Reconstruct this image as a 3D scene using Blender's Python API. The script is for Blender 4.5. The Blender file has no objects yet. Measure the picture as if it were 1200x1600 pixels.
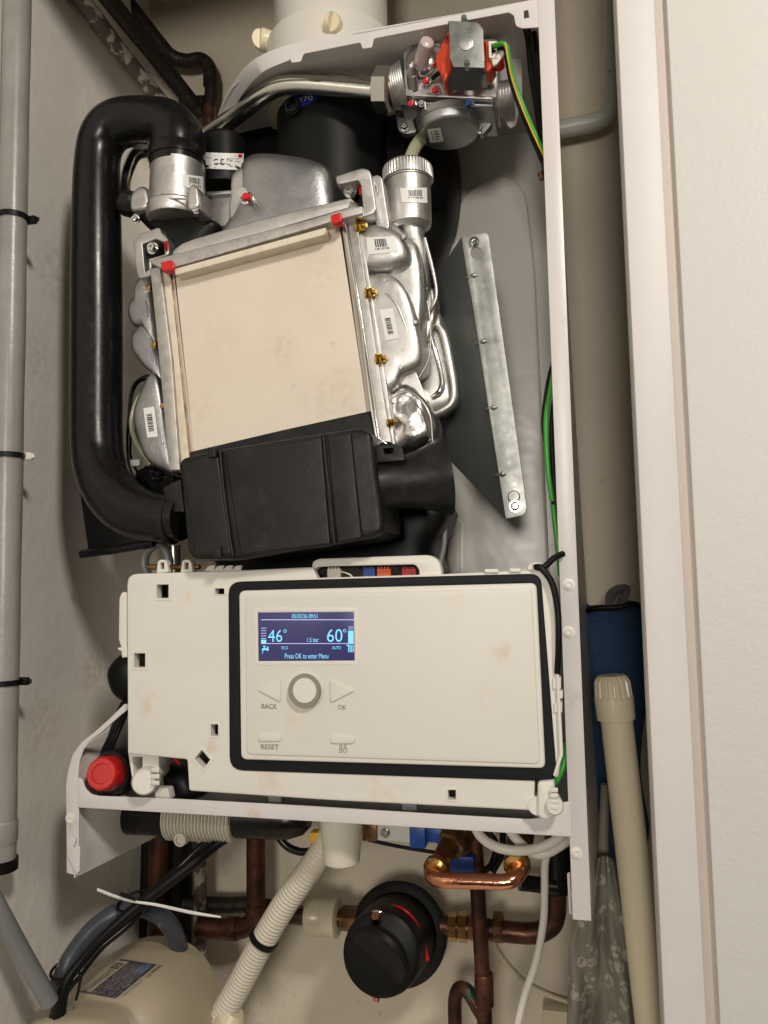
import bpy, bmesh, math, random
from mathutils import Vector, Matrix, noise
from mathutils.bvhtree import BVHTree
random.seed(4)
C = bpy.context.scene.collection
rad = math.radians

# ---------------------------------------------------------------- camera, light, world
F = 1200.0                                     # focal length in photo pixels (photo is 1200 x 1600)
yaw, pitch, roll, DIST = rad(13.5), rad(4.6), rad(1.15), 0.65
fw = Vector((-math.sin(yaw)*math.cos(pitch), math.cos(yaw)*math.cos(pitch), math.sin(pitch)))
rt = Vector((math.cos(yaw), math.sin(yaw), 0)); up = rt.cross(fw)
R = math.cos(roll)*rt - math.sin(roll)*up
U = math.sin(roll)*rt + math.cos(roll)*up
CAM = -DIST*fw
cam = bpy.data.objects.new('camera', bpy.data.cameras.new('camera')); C.objects.link(cam)
cam.matrix_world = Matrix(((R.x, U.x, -fw.x, CAM.x), (R.y, U.y, -fw.y, CAM.y), (R.z, U.z, -fw.z, CAM.z), (0, 0, 0, 1)))
cam.data.sensor_fit = 'VERTICAL'; cam.data.sensor_height = 24; cam.data.lens = 24*F/1600
cam.data.clip_start = 0.01; cam.data.clip_end = 50
bpy.context.scene.camera = cam

W = bpy.data.worlds.new('World'); bpy.context.scene.world = W; W.use_nodes = True
nt = W.node_tree; bg = nt.nodes['Background']
tc = nt.nodes.new('ShaderNodeTexCoord'); sp = nt.nodes.new('ShaderNodeSeparateXYZ'); cr = nt.nodes.new('ShaderNodeValToRGB')
mr = nt.nodes.new('ShaderNodeMapRange'); mr.inputs[1].default_value = -1; mr.inputs[2].default_value = 1
nt.links.new(tc.outputs['Generated'], sp.inputs[0]); nt.links.new(sp.outputs[2], mr.inputs[0]); nt.links.new(mr.outputs[0], cr.inputs[0])
e = cr.color_ramp.elements
e[0].position = .25; e[0].color = (.10, .08, .06, 1); e[1].position = 1; e[1].color = (.9, .84, .75, 1)
x = e.new(.5); x.color = (.30, .27, .23, 1); x = e.new(.62); x.color = (.55, .5, .44, 1)
nz_ = nt.nodes.new('ShaderNodeTexNoise'); nz_.inputs['Scale'].default_value = 2.6; nz_.inputs['Detail'].default_value = 2; nt.links.new(tc.outputs['Generated'], nz_.inputs['Vector'])
m2 = nt.nodes.new('ShaderNodeMapRange'); m2.inputs[1].default_value = .38; m2.inputs[2].default_value = .62; m2.inputs[3].default_value = .12; m2.inputs[4].default_value = 2.0; nt.links.new(nz_.outputs['Fac'], m2.inputs[0])
vm = nt.nodes.new('ShaderNodeVectorMath'); vm.operation = 'SCALE'; nt.links.new(cr.outputs[0], vm.inputs[0]); nt.links.new(m2.outputs[0], vm.inputs['Scale'])
nt.links.new(vm.outputs[0], bg.inputs[0]); bg.inputs[1].default_value = 0.13

def area(name, loc, target, size, power, col):
    l = bpy.data.lights.new(name, 'AREA'); l.shape = 'DISK'; l.size = size; l.energy = power; l.color = col
    o = bpy.data.objects.new(name, l); C.objects.link(o); o.location = loc
    o.rotation_euler = (Vector(target)-Vector(loc)).to_track_quat('-Z', 'Y').to_euler(); return o
area('ceiling_lamp', (0.72, -1.15, .88), (-.05, 0, -.05), 0.18, 14.5, (1, .93, .84))
area('hall_lamp', (0.20, -2.4, .20), (-.05, 0, 0), 0.45, 19, (1, .93, .84))
vs = bpy.context.scene.view_settings
vs.view_transform = 'Standard'; vs.look = 'None'; vs.exposure = 0; vs.gamma = 1

# ---------------------------------------------------------------- photo geometry
def ray(px, py): return fw + R*((px-600)/F) - U*((py-800)/F)
def P(px, py, Y):
    d = ray(px, py); return CAM + d*((Y-CAM.y)/d.y)
def PX(px, py, X):
    d = ray(px, py); return CAM + d*((X-CAM.x)/d.x)
def PZ(px, py, Z):
    d = ray(px, py); return CAM + d*((Z-CAM.z)/d.z)
def S(p): return (p-CAM).dot(fw)/F              # metres per photo pixel at a point

# ---------------------------------------------------------------- materials
def mat(name, col, rough=.5, metal=0, spec=.5, bump=None, var=None, coat=0, emit=None, trans=0, aniso=0, rvar=0, alpha=None):
    m = bpy.data.materials.new(name); m.use_nodes = True; t = m.node_tree; b = t.nodes['Principled BSDF']
    b.inputs['Base Color'].default_value = (*col, 1); b.inputs['Roughness'].default_value = rough; b.inputs['Metallic'].default_value = metal
    b.inputs['Coat Weight'].default_value = coat; b.inputs['Specular IOR Level'].default_value = spec
    if trans: b.inputs['Transmission Weight'].default_value = trans
    tcn = t.nodes.new('ShaderNodeTexCoord')
    def nz(scale, detail=4, rough=.6):
        n = t.nodes.new('ShaderNodeTexNoise'); n.inputs['Scale'].default_value = scale; n.inputs['Detail'].default_value = detail
        n.inputs['Roughness'].default_value = rough; t.links.new(tcn.outputs['Object'], n.inputs['Vector']); return n
    if var:                                     # list of (scale, lo, hi, colour)
        prev = None
        for (sc, lo, hi, c2) in var:
            n = nz(sc); r = t.nodes.new('ShaderNodeMapRange'); r.inputs[1].default_value = lo; r.inputs[2].default_value = hi
            t.links.new(n.outputs['Fac'], r.inputs[0])
            mx = t.nodes.new('ShaderNodeMix'); mx.data_type = 'RGBA'; t.links.new(r.outputs[0], mx.inputs[0])
            if prev: t.links.new(prev, mx.inputs[6])
            else: mx.inputs[6].default_value = (*col, 1)
            mx.inputs[7].default_value = (*c2, 1); prev = mx.outputs[2]
        t.links.new(prev, b.inputs['Base Color'])
    if rvar:
        n = nz(90); r = t.nodes.new('ShaderNodeMapRange'); r.inputs[1].default_value = .3; r.inputs[2].default_value = .7
        r.inputs[3].default_value = max(.02, rough-rvar); r.inputs[4].default_value = rough+rvar
        t.links.new(n.outputs['Fac'], r.inputs[0]); t.links.new(r.outputs[0], b.inputs['Roughness'])
    if bump:                                    # list of (scale, metres)
        prev = None
        for (sc, d) in bump:
            n = nz(sc); bn = t.nodes.new('ShaderNodeBump'); bn.inputs['Distance'].default_value = d; bn.inputs['Strength'].default_value = 1
            t.links.new(n.outputs['Fac'], bn.inputs['Height'])
            if prev: t.links.new(prev, bn.inputs['Normal'])
            prev = bn.outputs[0]
        t.links.new(prev, b.inputs['Normal'])
    if emit:
        b.inputs['Emission Color'].default_value = (*emit[0], 1); b.inputs['Emission Strength'].default_value = emit[1]
    return m
M = {}
M['wall_left'] = mat('painted_wall', (.80, .77, .71), .42, bump=[(14, .003), (120, .0003)], var=[(6, .35, .7, (.76, .73, .675)), (160, .68, .78, (.55, .52, .47))])
M['wall_back'] = mat('cream_wall', (.69, .61, .485), .6, bump=[(20, .003), (250, .0006)], var=[(5, .4, .7, (.61, .535, .42)), (30, .64, .76, (.46, .37, .27))])
M['wall_right'] = mat('roller_painted_wall', (.63, .62, .59), .5, bump=[(260, .0003), (40, .0006)])
M['gloss'] = mat('gloss_woodwork', (.67, .645, .625), .5, bump=[(60, .0005), (9, .001)], var=[(7, .4, .7, (.64, .615, .59))])
M['rebate'] = mat('pinkish_groove_shade', (.52, .45, .40), .5, bump=[(60, .0005)])  # shade of the groove put into a darker pinkish colour
M['pipe_paint'] = mat('brushed_white_paint', (.32, .305, .285), .3, bump=[(12, .0012), (260, .0002)], var=[(18, .45, .7, (.26, .245, .225))])
M['case'] = mat('white_powder_coat', (.66, .628, .612), .32, bump=[(500, .0001)], var=[(9, .45, .75, (.62, .588, .57))])
M['case_in'] = mat('grey_white_coat', (.76, .735, .685), .28, bump=[(6, .003)], var=[(8, .4, .7, (.72, .69, .64))])
M['plastic'] = mat('cream_plastic', (.745, .72, .655), .42, bump=[(900, .00008)], var=[(14, .5, .8, (.72, .69, .61)), (26, .67, .78, (.70, .62, .49))])
M['plastic2'] = mat('front_cream_plastic', (.715, .69, .625), .4, bump=[(900, .00008)], var=[(11, .5, .8, (.69, .66, .585)), (22, .69, .80, (.67, .58, .46))])
M['plastic_shade'] = mat('grey_cream_plastic', (.66, .62, .54), .4)
M['heat'] = mat('buff_insulation_board', (.735, .65, .54), .34, bump=[(9, .002), (300, .0001)], var=[(9, .42, .7, (.69, .60, .495)), (60, .68, .78, (.63, .54, .43))])
M['heat_lip'] = mat('pale_board_edge', (.72, .64, .51), .5, bump=[(120, .0005)], var=[(70, .5, .7, (.62, .53, .42))])
M['alu'] = mat('cast_aluminium', (.60, .585, .565), .46, 1, bump=[(600, .00012), (60, .0003)], var=[(40, .45, .7, (.46, .445, .43))], rvar=.1)
M['alu_s'] = mat('bright_cast_aluminium', (.62, .605, .58), .42, 1, bump=[(45, .0006), (600, .0001)], var=[(50, .45, .7, (.46, .445, .43))], rvar=.1)
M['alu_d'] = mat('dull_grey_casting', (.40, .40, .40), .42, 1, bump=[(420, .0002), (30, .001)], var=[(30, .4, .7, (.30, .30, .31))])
M['alu_flange'] = mat('sawn_aluminium', (.53, .51, .48), .5, 1, bump=[(500, .0001)], var=[(120, .45, .65, (.42, .40, .37))])
M['alu_matt'] = mat('matt_pale_casting', (.60, .56, .53), .55, .6, bump=[(420, .0001)], var=[(60, .45, .7, (.52, .48, .455))])
M['foil'] = mat('crumpled_bright_metal', (.68, .66, .63), .27, 1, bump=[(60, .0010)], var=[(60, .45, .65, (.40, .385, .37))])
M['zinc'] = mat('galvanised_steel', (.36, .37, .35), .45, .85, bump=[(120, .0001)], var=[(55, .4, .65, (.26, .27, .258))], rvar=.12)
M['zinc_shaded'] = mat('galvanised_shaded', (.17, .185, .18), .45, .45, bump=[(200, .0001)], var=[(20, .4, .7, (.145, .16, .155))], rvar=.08)  # same steel, darkened for the faces turned away from the lamp
M['steel'] = mat('plated_steel_tube', (.76, .76, .69), .20, 1, bump=[(60, .0003)])
M['nutsteel'] = mat('plated_nut', (.66, .65, .58), .3, 1)
M['chrome'] = mat('bright_steel', (.8, .8, .78), .15, 1)
M['rubber'] = mat('black_hose_rubber', (.007, .0068, .0068), .27, spec=.32, bump=[(15, .0004)], rvar=.05)
M['blackp'] = mat('black_moulded_plastic', (.010, .0097, .009), .42, spec=.28, bump=[(400, .00012)], var=[(40, .5, .7, (.022, .021, .02))], rvar=.08)
M['black'] = mat('black_plastic', (.005, .005, .005), .45, spec=.22)
M['gasket'] = mat('black_foam_gasket', (.006, .0075, .009), .6, spec=.25, bump=[(500, .0003)])
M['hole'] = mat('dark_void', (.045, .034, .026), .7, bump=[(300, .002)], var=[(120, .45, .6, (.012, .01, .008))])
M['red'] = mat('red_plastic', (.52, .012, .012), .32)
M['redpaint'] = mat('red_marker_paint', (.60, .012, .012), .3)
M['redcoil'] = mat('red_coil_resin', (.58, .06, .02), .3)
M['orange'] = mat('orange_plastic', (.75, .12, .02), .4)
M['blue'] = mat('blue_plastic', (.012, .07, .33), .4)
M['navy'] = mat('navy_bag_fabric', (.014, .048, .115), .8, bump=[(22, .010), (70, .003), (700, .0003)])
M['greyweb'] = mat('grey_webbing', (.10, .09, .085), .7, bump=[(700, .0004)])
M['greypole'] = mat('dull_brown_rod', (.23, .20, .16), .6)
M['green'] = mat('green_wire', (.035, .32, .03), .4)
M['yellow'] = mat('yellow_plastic', (.75, .42, .01), .4)
M['copper'] = mat('new_copper', (.86, .40, .24), .18, 1, bump=[(80, .0006)], var=[(50, .5, .7, (.72, .29, .17))])
M['oldcopper'] = mat('tarnished_copper', (.13, .052, .031), .38, .65, bump=[(90, .0008)], var=[(40, .40, .60, (.055, .026, .018)), (22, .62, .70, (.05, .11, .08))], rvar=.1)
M['darkpipe'] = mat('blackened_pipe', (.016, .011, .008), .5, .2, bump=[(90, .002)], var=[(28, .6, .72, (.06, .028, .016)), (45, .66, .74, (.02, .045, .03))])
M['flaky'] = mat('flaking_painted_pipe', (.10, .075, .06), .6, bump=[(60, .003)], var=[(55, .50, .56, (.42, .38, .33))])
M['brass'] = mat('brass', (.62, .36, .12), .25, 1, bump=[(200, .0003)], var=[(80, .5, .7, (.40, .20, .07))])
M['oldbrass'] = mat('dull_brass', (.30, .17, .08), .4, 1, bump=[(200, .0006)], var=[(60, .45, .65, (.14, .07, .035))])
M['passivate'] = mat('yellow_zinc_bolt', (.70, .44, .10), .22, 1)
M['label'] = mat('white_label', (.80, .79, .76), .4)
M['ink'] = mat('black_print', (.03, .03, .03), .5)
M['greyink'] = mat('grey_print', (.24, .22, .19), .5)
M['flue'] = mat('white_flue_paint', (.66, .63, .57), .28)
M['cap'] = mat('ivory_plastic', (.72, .64, .44), .35)
M['pvc'] = mat('old_white_plastic_pipe', (.62, .55, .40), .3, bump=[(30, .0008)], var=[(12, .5, .7, (.56, .49, .35))])
M['white'] = mat('white_plastic', (.74, .71, .64), .35)
M['ivorypl'] = mat('ivory_trap_plastic', (.70, .66, .55), .4)
M['corr'] = mat('white_corrugated_plastic', (.70, .64, .53), .4, var=[(20, .5, .7, (.62, .56, .45))])
M['clear'] = mat('clear_hose', (.62, .64, .42), .15, trans=.55)
M['tcap'] = mat('cloudy_clear_plastic', (.72, .58, .55), .3, trans=.35)
M['greyhose'] = mat('grey_blue_hose', (.05, .060, .075), .38, bump=[(60, .0008)], var=[(45, .62, .68, (.32, .33, .34))])
M['conduit'] = mat('grey_conduit', (.20, .20, .20), .35)
M['greenpipe'] = mat('pale_green_painted_pipe', (.62, .62, .54), .35, bump=[(60, .0012)], var=[(60, .67, .74, (.10, .06, .04))])
M['tank'] = mat('buff_tank_plastic', (.44, .375, .265), .42, bump=[(400, .0002)], var=[(10, .4, .7, (.40, .34, .24))])
M['screen'] = mat('lcd_background', (.03, .028, .045), .22, emit=((.018, .018, .095), 1.0))
M['screen_edge'] = mat('lcd_bezel', (.62, .60, .62), .3)
M['lcd'] = mat('lcd_digits', (.1, .3, .4), .3, emit=((.20, .62, .95), 1.0))
M['lcd_w'] = mat('lcd_lines', (.3, .3, .4), .3, emit=((.42, .50, .95), .9))
M['grip'] = mat('silver_dial_ring', (.30, .28, .25), .35, .3)
M['decal'] = mat('dark_purple_label', (.055, .045, .06), .35, var=[(500, .5, .6, (.17, .15, .17))])
M['decal_blue'] = mat('blue_label_spot', (.09, .14, .24), .4)
M['bluelabel'] = mat('blue_serial_label', (.01, .025, .25), .35)
def stain_shade(key, spots):
    """soft-edged stains, and shade painted into the colour: (point, radius m, colour, strength)"""
    t = M[key].node_tree; b = t.nodes['Principled BSDF']; inp = b.inputs['Base Color']; tcn = t.nodes.new('ShaderNodeTexCoord')
    n = t.nodes.new('ShaderNodeTexNoise'); n.inputs['Scale'].default_value = 130; n.inputs['Detail'].default_value = 6; t.links.new(tcn.outputs['Object'], n.inputs['Vector'])
    nm = t.nodes.new('ShaderNodeMapRange'); nm.inputs[1].default_value = .40; nm.inputs[2].default_value = .62; t.links.new(n.outputs['Fac'], nm.inputs[0])
    for (p, r, col, k) in spots:
        d = t.nodes.new('ShaderNodeVectorMath'); d.operation = 'DISTANCE'; d.inputs[1].default_value = p; t.links.new(tcn.outputs['Object'], d.inputs[0])
        mr_ = t.nodes.new('ShaderNodeMapRange'); mr_.interpolation_type = 'SMOOTHSTEP'; mr_.inputs[1].default_value = r; mr_.inputs[2].default_value = r*.25; mr_.inputs[4].default_value = k; t.links.new(d.outputs['Value'], mr_.inputs[0])
        mu_ = t.nodes.new('ShaderNodeMath'); mu_.operation = 'MULTIPLY'; t.links.new(mr_.outputs[0], mu_.inputs[0]); t.links.new(nm.outputs[0], mu_.inputs[1])
        mx_ = t.nodes.new('ShaderNodeMix'); mx_.data_type = 'RGBA'; t.links.new(mu_.outputs[0], mx_.inputs[0])
        if inp.is_linked: t.links.new(inp.links[0].from_socket, mx_.inputs[6])
        else: mx_.inputs[6].default_value = inp.default_value
        mx_.inputs[7].default_value = (*col, 1); t.links.new(mx_.outputs[2], inp)
def dust(key, sc, rad_, col):
    t = M[key].node_tree; b = t.nodes['Principled BSDF']; inp = b.inputs['Base Color']; tcn = t.nodes.new('ShaderNodeTexCoord')
    vo = t.nodes.new('ShaderNodeTexVoronoi'); vo.inputs['Scale'].default_value = sc; t.links.new(tcn.outputs['Object'], vo.inputs['Vector'])
    mr_ = t.nodes.new('ShaderNodeMapRange'); mr_.inputs[1].default_value = rad_; mr_.inputs[2].default_value = rad_*.7; t.links.new(vo.outputs['Distance'], mr_.inputs[0])
    mx_ = t.nodes.new('ShaderNodeMix'); mx_.data_type = 'RGBA'; t.links.new(mr_.outputs[0], mx_.inputs[0])
    if inp.is_linked: t.links.new(inp.links[0].from_socket, mx_.inputs[6])
    else: mx_.inputs[6].default_value = inp.default_value
    mx_.inputs[7].default_value = (*col, 1); t.links.new(mx_.outputs[2], inp)
BR = (.62, .42, .26)
stain_shade('plastic2', [(P(785, 1018, -.02), .012, BR, .45), (P(765, 1085, -.02), .020, (.66, .56, .42), .3), (P(455, 1125, -.02), .008, BR, .25), (P(700, 950, -.02), .02, (.66, .57, .44), .25)])
stain_shade('plastic', [(P(296, 934, -.012), .009, (.78, .58, .26), .6), (P(328, 1166, -.012), .010, (.66, .36, .22), .45), (P(225, 1105, -.012), .012, BR, .35), (P(232, 1080, -.012), .02, (.66, .56, .42), .3), (P(420, 1215, -.012), .016, BR, .3), (P(600, 1235, -.012), .03, (.66, .57, .44), .4)])
stain_shade('case', [(P(398, 1276, -.002), .009, (.62, .34, .10), .8), (P(300, 1253, -.002), .007, (.60, .38, .2), .4), (P(893, 1090, 0), .012, (.45, .42, .38), .5), (P(884, 500, 0), .008, (.45, .42, .38), .35), (P(110, 1290, 0), .012, (.45, .42, .38), .4)])
stain_shade('heat', [(P(345, 530, .008), .030, (.58, .49, .39), .3), (P(440, 545, .008), .022, (.54, .46, .37), .35), (P(310, 640, .008), .03, (.62, .53, .42), .3), (P(520, 620, .008), .04, (.56, .48, .38), .35), (P(500, 420, .008), .03, (.54, .46, .36), .3), (P(455, 600, .008), .008, (.50, .43, .35), .4)])
stain_shade('wall_back', [(P(215, 440, .26), .03, (.30, .20, .12), .8), (P(215, 880, .26), .05, (.33, .23, .15), .7), (P(190, 1000, .26), .03, (.36, .27, .19), .6)])  # warm brown shade beside hose and exchanger painted into the wall colour
stain_shade('wall_left', [(PX(60, 1130, -.376), .05, (.60, .53, .46), .5), (PX(150, 1040, -.376), .04, (.55, .46, .36), .5), (PX(95, 430, -.376), .05, (.52, .49, .44), .6), (PX(60, 560, -.376), .04, (.58, .54, .49), .5)])  # soft patches darker than the wall colour
dust('rubber', 90, .028, (.10, .10, .09)); dust('blackp', 110, .035, (.22, .21, .19))
# grey cloth with pale printed flowers
m = mat('flowered_cloth', (.30, .28, .235), .85, bump=[(900, .0004)]); t = m.node_tree; b = t.nodes['Principled BSDF']
tcn = t.nodes.new('ShaderNodeTexCoord'); vo = t.nodes.new('ShaderNodeTexVoronoi'); vo.inputs['Scale'].default_value = 80; vo.inputs['Randomness'].default_value = .8
vo2 = t.nodes.new('ShaderNodeTexVoronoi'); vo2.inputs['Scale'].default_value = 260
t.links.new(tcn.outputs['Object'], vo.inputs['Vector']); t.links.new(tcn.outputs['Object'], vo2.inputs['Vector'])
r1 = t.nodes.new('ShaderNodeMapRange'); r1.inputs[1].default_value = .42; r1.inputs[2].default_value = .37; t.links.new(vo.outputs['Distance'], r1.inputs[0])
r2 = t.nodes.new('ShaderNodeMapRange'); r2.inputs[1].default_value = .66; r2.inputs[2].default_value = .58; t.links.new(vo2.outputs['Distance'], r2.inputs[0])
mu = t.nodes.new('ShaderNodeMath'); mu.operation = 'MULTIPLY'; t.links.new(r1.outputs[0], mu.inputs[0]); t.links.new(r2.outputs[0], mu.inputs[1])
mx = t.nodes.new('ShaderNodeMix'); mx.data_type = 'RGBA'; t.links.new(mu.outputs[0], mx.inputs[0]); mx.inputs[6].default_value = (.40, .375, .31, 1); mx.inputs[7].default_value = (.68, .64, .56, 1)
t.links.new(mx.outputs[2], b.inputs['Base Color']); M['cloth'] = m

# ---------------------------------------------------------------- mesh helpers
def tag(o, label, cat=None, group=None, kind=None):
    if label: o['label'] = label
    if cat: o['category'] = cat
    if group: o['group'] = group
    if kind: o['kind'] = kind
    return o
def thing(name, label, cat, loc, group=None):
    o = bpy.data.objects.new(name, None); C.objects.link(o); o.location = loc; o.empty_display_size = .02
    return tag(o, label, cat, group)
def link(name, me, m, parent=None):
    if m is not None:
        me.materials.clear(); me.materials.append(M[m])
    o = bpy.data.objects.new(name, me); C.objects.link(o)
    if parent is not None:
        o.parent = parent
        if parent.type == 'EMPTY': o.matrix_parent_inverse = Matrix.Translation(-parent.location)
    return o
def finish(name, bm, m, parent=None, sharp=38, smooth=True):
    bmesh.ops.recalc_face_normals(bm, faces=bm.faces)
    for f in bm.faces: f.smooth = smooth
    if smooth:
        for ed in bm.edges:
            if len(ed.link_faces) == 2 and ed.calc_face_angle(0) > rad(sharp): ed.smooth = False
    me = bpy.data.meshes.new(name); bm.to_mesh(me); bm.free()
    return link(name, me, m, parent)
def crom(pts, closed=False, n=8):
    out = []; L = len(pts); rng = L if closed else L-1
    for i in range(rng):
        a = pts[(i-1) % L] if closed or i > 0 else pts[i]*2-pts[i+1]
        b, c = pts[i], pts[(i+1) % L]
        d = pts[(i+2) % L] if closed or i+2 < L else c*2-b
        for k in range(n):
            s = k/n
            out.append(.5*((2*b)+(c-a)*s+(2*a-5*b+4*c-d)*s*s+(3*b-a-3*c+d)*s**3))
    if not closed: out.append(pts[-1].copy())
    return out
def sweep(bm, pts, rs, seg=20, cap=True, flat=1.0):
    N = len(pts); tans = []
    for i in range(N):
        a = pts[max(i-1, 0)]; b = pts[min(i+1, N-1)]; tans.append((b-a).normalized())
    ref = Vector((0, 0, 1)) if abs(tans[0].z) < .9 else Vector((1, 0, 0))
    nrm = (ref-tans[0]*ref.dot(tans[0])).normalized(); rings = []
    for i in range(N):
        nrm = (nrm-tans[i]*nrm.dot(tans[i])).normalized(); bn = tans[i].cross(nrm)
        rings.append([bm.verts.new(pts[i]+(nrm*math.cos(a)*rs[i]+bn*math.sin(a)*rs[i]*flat)) for a in [2*math.pi*k/seg for k in range(seg)]])
    for i in range(N-1):
        for k in range(seg): bm.faces.new((rings[i][k], rings[i][(k+1) % seg], rings[i+1][(k+1) % seg], rings[i+1][k]))
    if cap:
        bm.faces.new(rings[0]); bm.faces.new(rings[-1])
def V3(q): return q if isinstance(q, Vector) else P(*q)
def tube_bm(bm, px, r, seg=20, n=8, smooth=True, rib=None, flat=1.0):
    """px: list of (px,py,Y); r: radius in photo px (number or list)"""
    k = [P(*q) for q in px]; rr = r if isinstance(r, (list, tuple)) else [r]*len(k)
    rr = [a*S(p) for a, p in zip(rr, k)]
    if smooth and len(k) > 2:
        pts = crom([Vector((*p, q)) for p, q in zip(k, rr)], n=n)
    else: pts = [Vector((*p, q)) for p, q in zip(k, rr)]
    P3 = [Vector(p[:3]) for p in pts]; RR = [p[3] for p in pts]
    if rib:                                      # (pitch m, amplitude m)
        step = rib[0]/4; out, ro = [], []; d = 0; tot = 0
        for i in range(len(P3)-1):
            L = (P3[i+1]-P3[i]).length
            while d < L:
                s = d/L; out.append(P3[i].lerp(P3[i+1], s)); q = RR[i]*(1-s)+RR[i+1]*s
                ph = (len(out)) % 4; ro.append(q+(0, rib[1], rib[1], 0)[ph]); d += step
            d -= L
        P3, RR = out, ro
    sweep(bm, P3, RR, seg, flat=flat)
def tube(name, px, r, m, parent=None, **kw):
    bm = bmesh.new(); tube_bm(bm, px, r, **kw); return finish(name, bm, m, parent, sharp=50)
def lathe_bm(bm, A, B, prof, seg=40, cap=True):
    """prof: list of (t along A->B in metres-fraction, radius in metres)"""
    ax = (B-A); d = ax.normalized(); ref = Vector((0, 0, 1)) if abs(d.z) < .9 else Vector((1, 0, 0))
    u = (ref-d*ref.dot(d)).normalized(); w = d.cross(u); rings = []
    for (t_, r) in prof:
        r = max(r, 1e-5)
        rings.append([bm.verts.new(A+ax*t_+u*math.cos(a)*r+w*math.sin(a)*r) for a in [2*math.pi*(k+.5)/seg for k in range(seg)]])
    for i in range(len(rings)-1):
        for k in range(seg): bm.faces.new((rings[i][k], rings[i][(k+1) % seg], rings[i+1][(k+1) % seg], rings[i+1][k]))
    if cap: bm.faces.new(rings[0]); bm.faces.new(rings[-1])
def lathe(name, A, B, prof, m, parent=None, seg=40, smooth=True, sharp=38):
    if not isinstance(A, Vector) and abs(A[2]-B[2]) < .021:      # short turned pieces keep a true axis, not one along the view ray
        dy = B[2]-A[2]; A = P(*A); B = P(B[0], B[1], A.y)+Vector((0, dy, 0))
    A, B = V3(A), V3(B); s = S(A); bm = bmesh.new()
    lathe_bm(bm, A, B, [(t_, r*s) for t_, r in prof], seg); return finish(name, bm, m, parent, smooth=smooth, sharp=sharp)
def roundpoly(pts, r, n=4):
    if not isinstance(r, (list, tuple)) and r <= 0: return [Vector(p) for p in pts]
    out = []; L = len(pts); pts = [Vector(p) for p in pts]
    for i in range(L):
        a, b, c = pts[i-1], pts[i], pts[(i+1) % L]
        ri = r[i] if isinstance(r, (list, tuple)) else r
        da, dc = (a-b), (c-b); k = min(ri, da.length*.48, dc.length*.48)
        if k < 1e-6: out.append(b); continue
        p, q = b+da.normalized()*k, b+dc.normalized()*k
        for j in range(n+1):
            s = j/n; out.append(p*(1-s)**2+b*2*s*(1-s)+q*s*s)
    return out
def plate(name, outer, thick, org, u, v, m, parent=None, bev=.0004, holes=(), bres=2, sharp=38):
    """outline in metres (u,v) from org; front face on the plane, body behind it (away from u x v)"""
    cu = bpy.data.curves.new(name, 'CURVE'); cu.dimensions = '2D'; cu.fill_mode = 'BOTH'
    bev = min(bev, thick*.45); cu.extrude = thick/2-bev; cu.bevel_depth = bev; cu.bevel_resolution = bres; cu.offset = -bev
    for ring in [outer]+list(holes):
        s = cu.splines.new('POLY'); s.points.add(len(ring)-1); s.use_cyclic_u = True
        for i, p in enumerate(ring): s.points[i].co = (p[0], p[1], 0, 1)
    o = bpy.data.objects.new('tmp', cu); C.objects.link(o); dg = bpy.context.evaluated_depsgraph_get()
    me = bpy.data.meshes.new_from_object(o.evaluated_get(dg)); bpy.data.objects.remove(o); bpy.data.curves.remove(cu)
    n = u.cross(v)
    T = Matrix(((u.x, v.x, n.x, org.x), (u.y, v.y, n.y, org.y), (u.z, v.z, n.z, org.z), (0, 0, 0, 1))) @ Matrix.Translation((0, 0, -thick/2))
    me.transform(T); bm = bmesh.new(); bm.from_mesh(me); bmesh.ops.remove_doubles(bm, verts=bm.verts, dist=1e-6); bpy.data.meshes.remove(me)
    return finish(name, bm, m, parent, sharp=sharp)
XA, ZA = Vector((1, 0, 0)), Vector((0, 0, 1))
def plateY(name, px, Y, thick, m, parent=None, r=0, bev=.0006, holes=(), bres=2, hr=0):
    """front-facing plate; outline in photo px, r = corner radius in px"""
    def tr(q, rr):
        ps = roundpoly([(a, b) for a, b in q], rr); out = []
        for p in ps:
            w = P(p[0], p[1], Y); out.append((w.x, w.z))
        return out
    return plate(name, tr(px, r), thick, Vector((0, Y, 0)), XA, ZA, m, parent, bev, [tr(h, hr) for h in holes], bres)
def pillow(name, px, Y, h, m, parent=None, back=.02, e=2.6, n=6, amp=0, fr=60, smooth=True, cen=None, rings=14):
    ctr = [P(a, b, Y) for a, b in px]; ps = crom(ctr, True, n) if smooth else ctr
    c = P(*cen, Y) if cen else sum(ps, Vector())/len(ps); bm = bmesh.new(); rr = []
    rs = [1+0*1] + [math.cos(math.pi/2*k/rings)**(2/e) for k in range(rings)] + [.02]
    for k, r in enumerate(rs):
        y = back if k == 0 else -h*max(0, 1-r**e)**(1/e); ring = []
        for p in ps:
            q = c+(p-c)*r; q.y += y
            if amp and k > 1:
                nn = noise.noise_vector(q*fr); q.y += nn.y*amp; q.x += nn.x*amp*.5; q.z += nn.z*amp*.5
            ring.append(bm.verts.new(q))
        rr.append(ring)
    L = len(ps)
    for i in range(len(rr)-1):
        for k in range(L): bm.faces.new((rr[i][k], rr[i][(k+1) % L], rr[i+1][(k+1) % L], rr[i+1][k]))
    bm.faces.new(rr[-1]); bm.faces.new(rr[0])
    return finish(name, bm, m, parent, sharp=55)
def box_bm(bm, lo, hi):
    vs_ = [bm.verts.new((x_, y_, z_)) for x_ in (lo[0], hi[0]) for y_ in (lo[1], hi[1]) for z_ in (lo[2], hi[2])]
    for f in ((0, 1, 3, 2), (4, 6, 7, 5), (0, 4, 5, 1), (2, 3, 7, 6), (0, 2, 6, 4), (1, 5, 7, 3)): bm.faces.new([vs_[i] for i in f])
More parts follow.
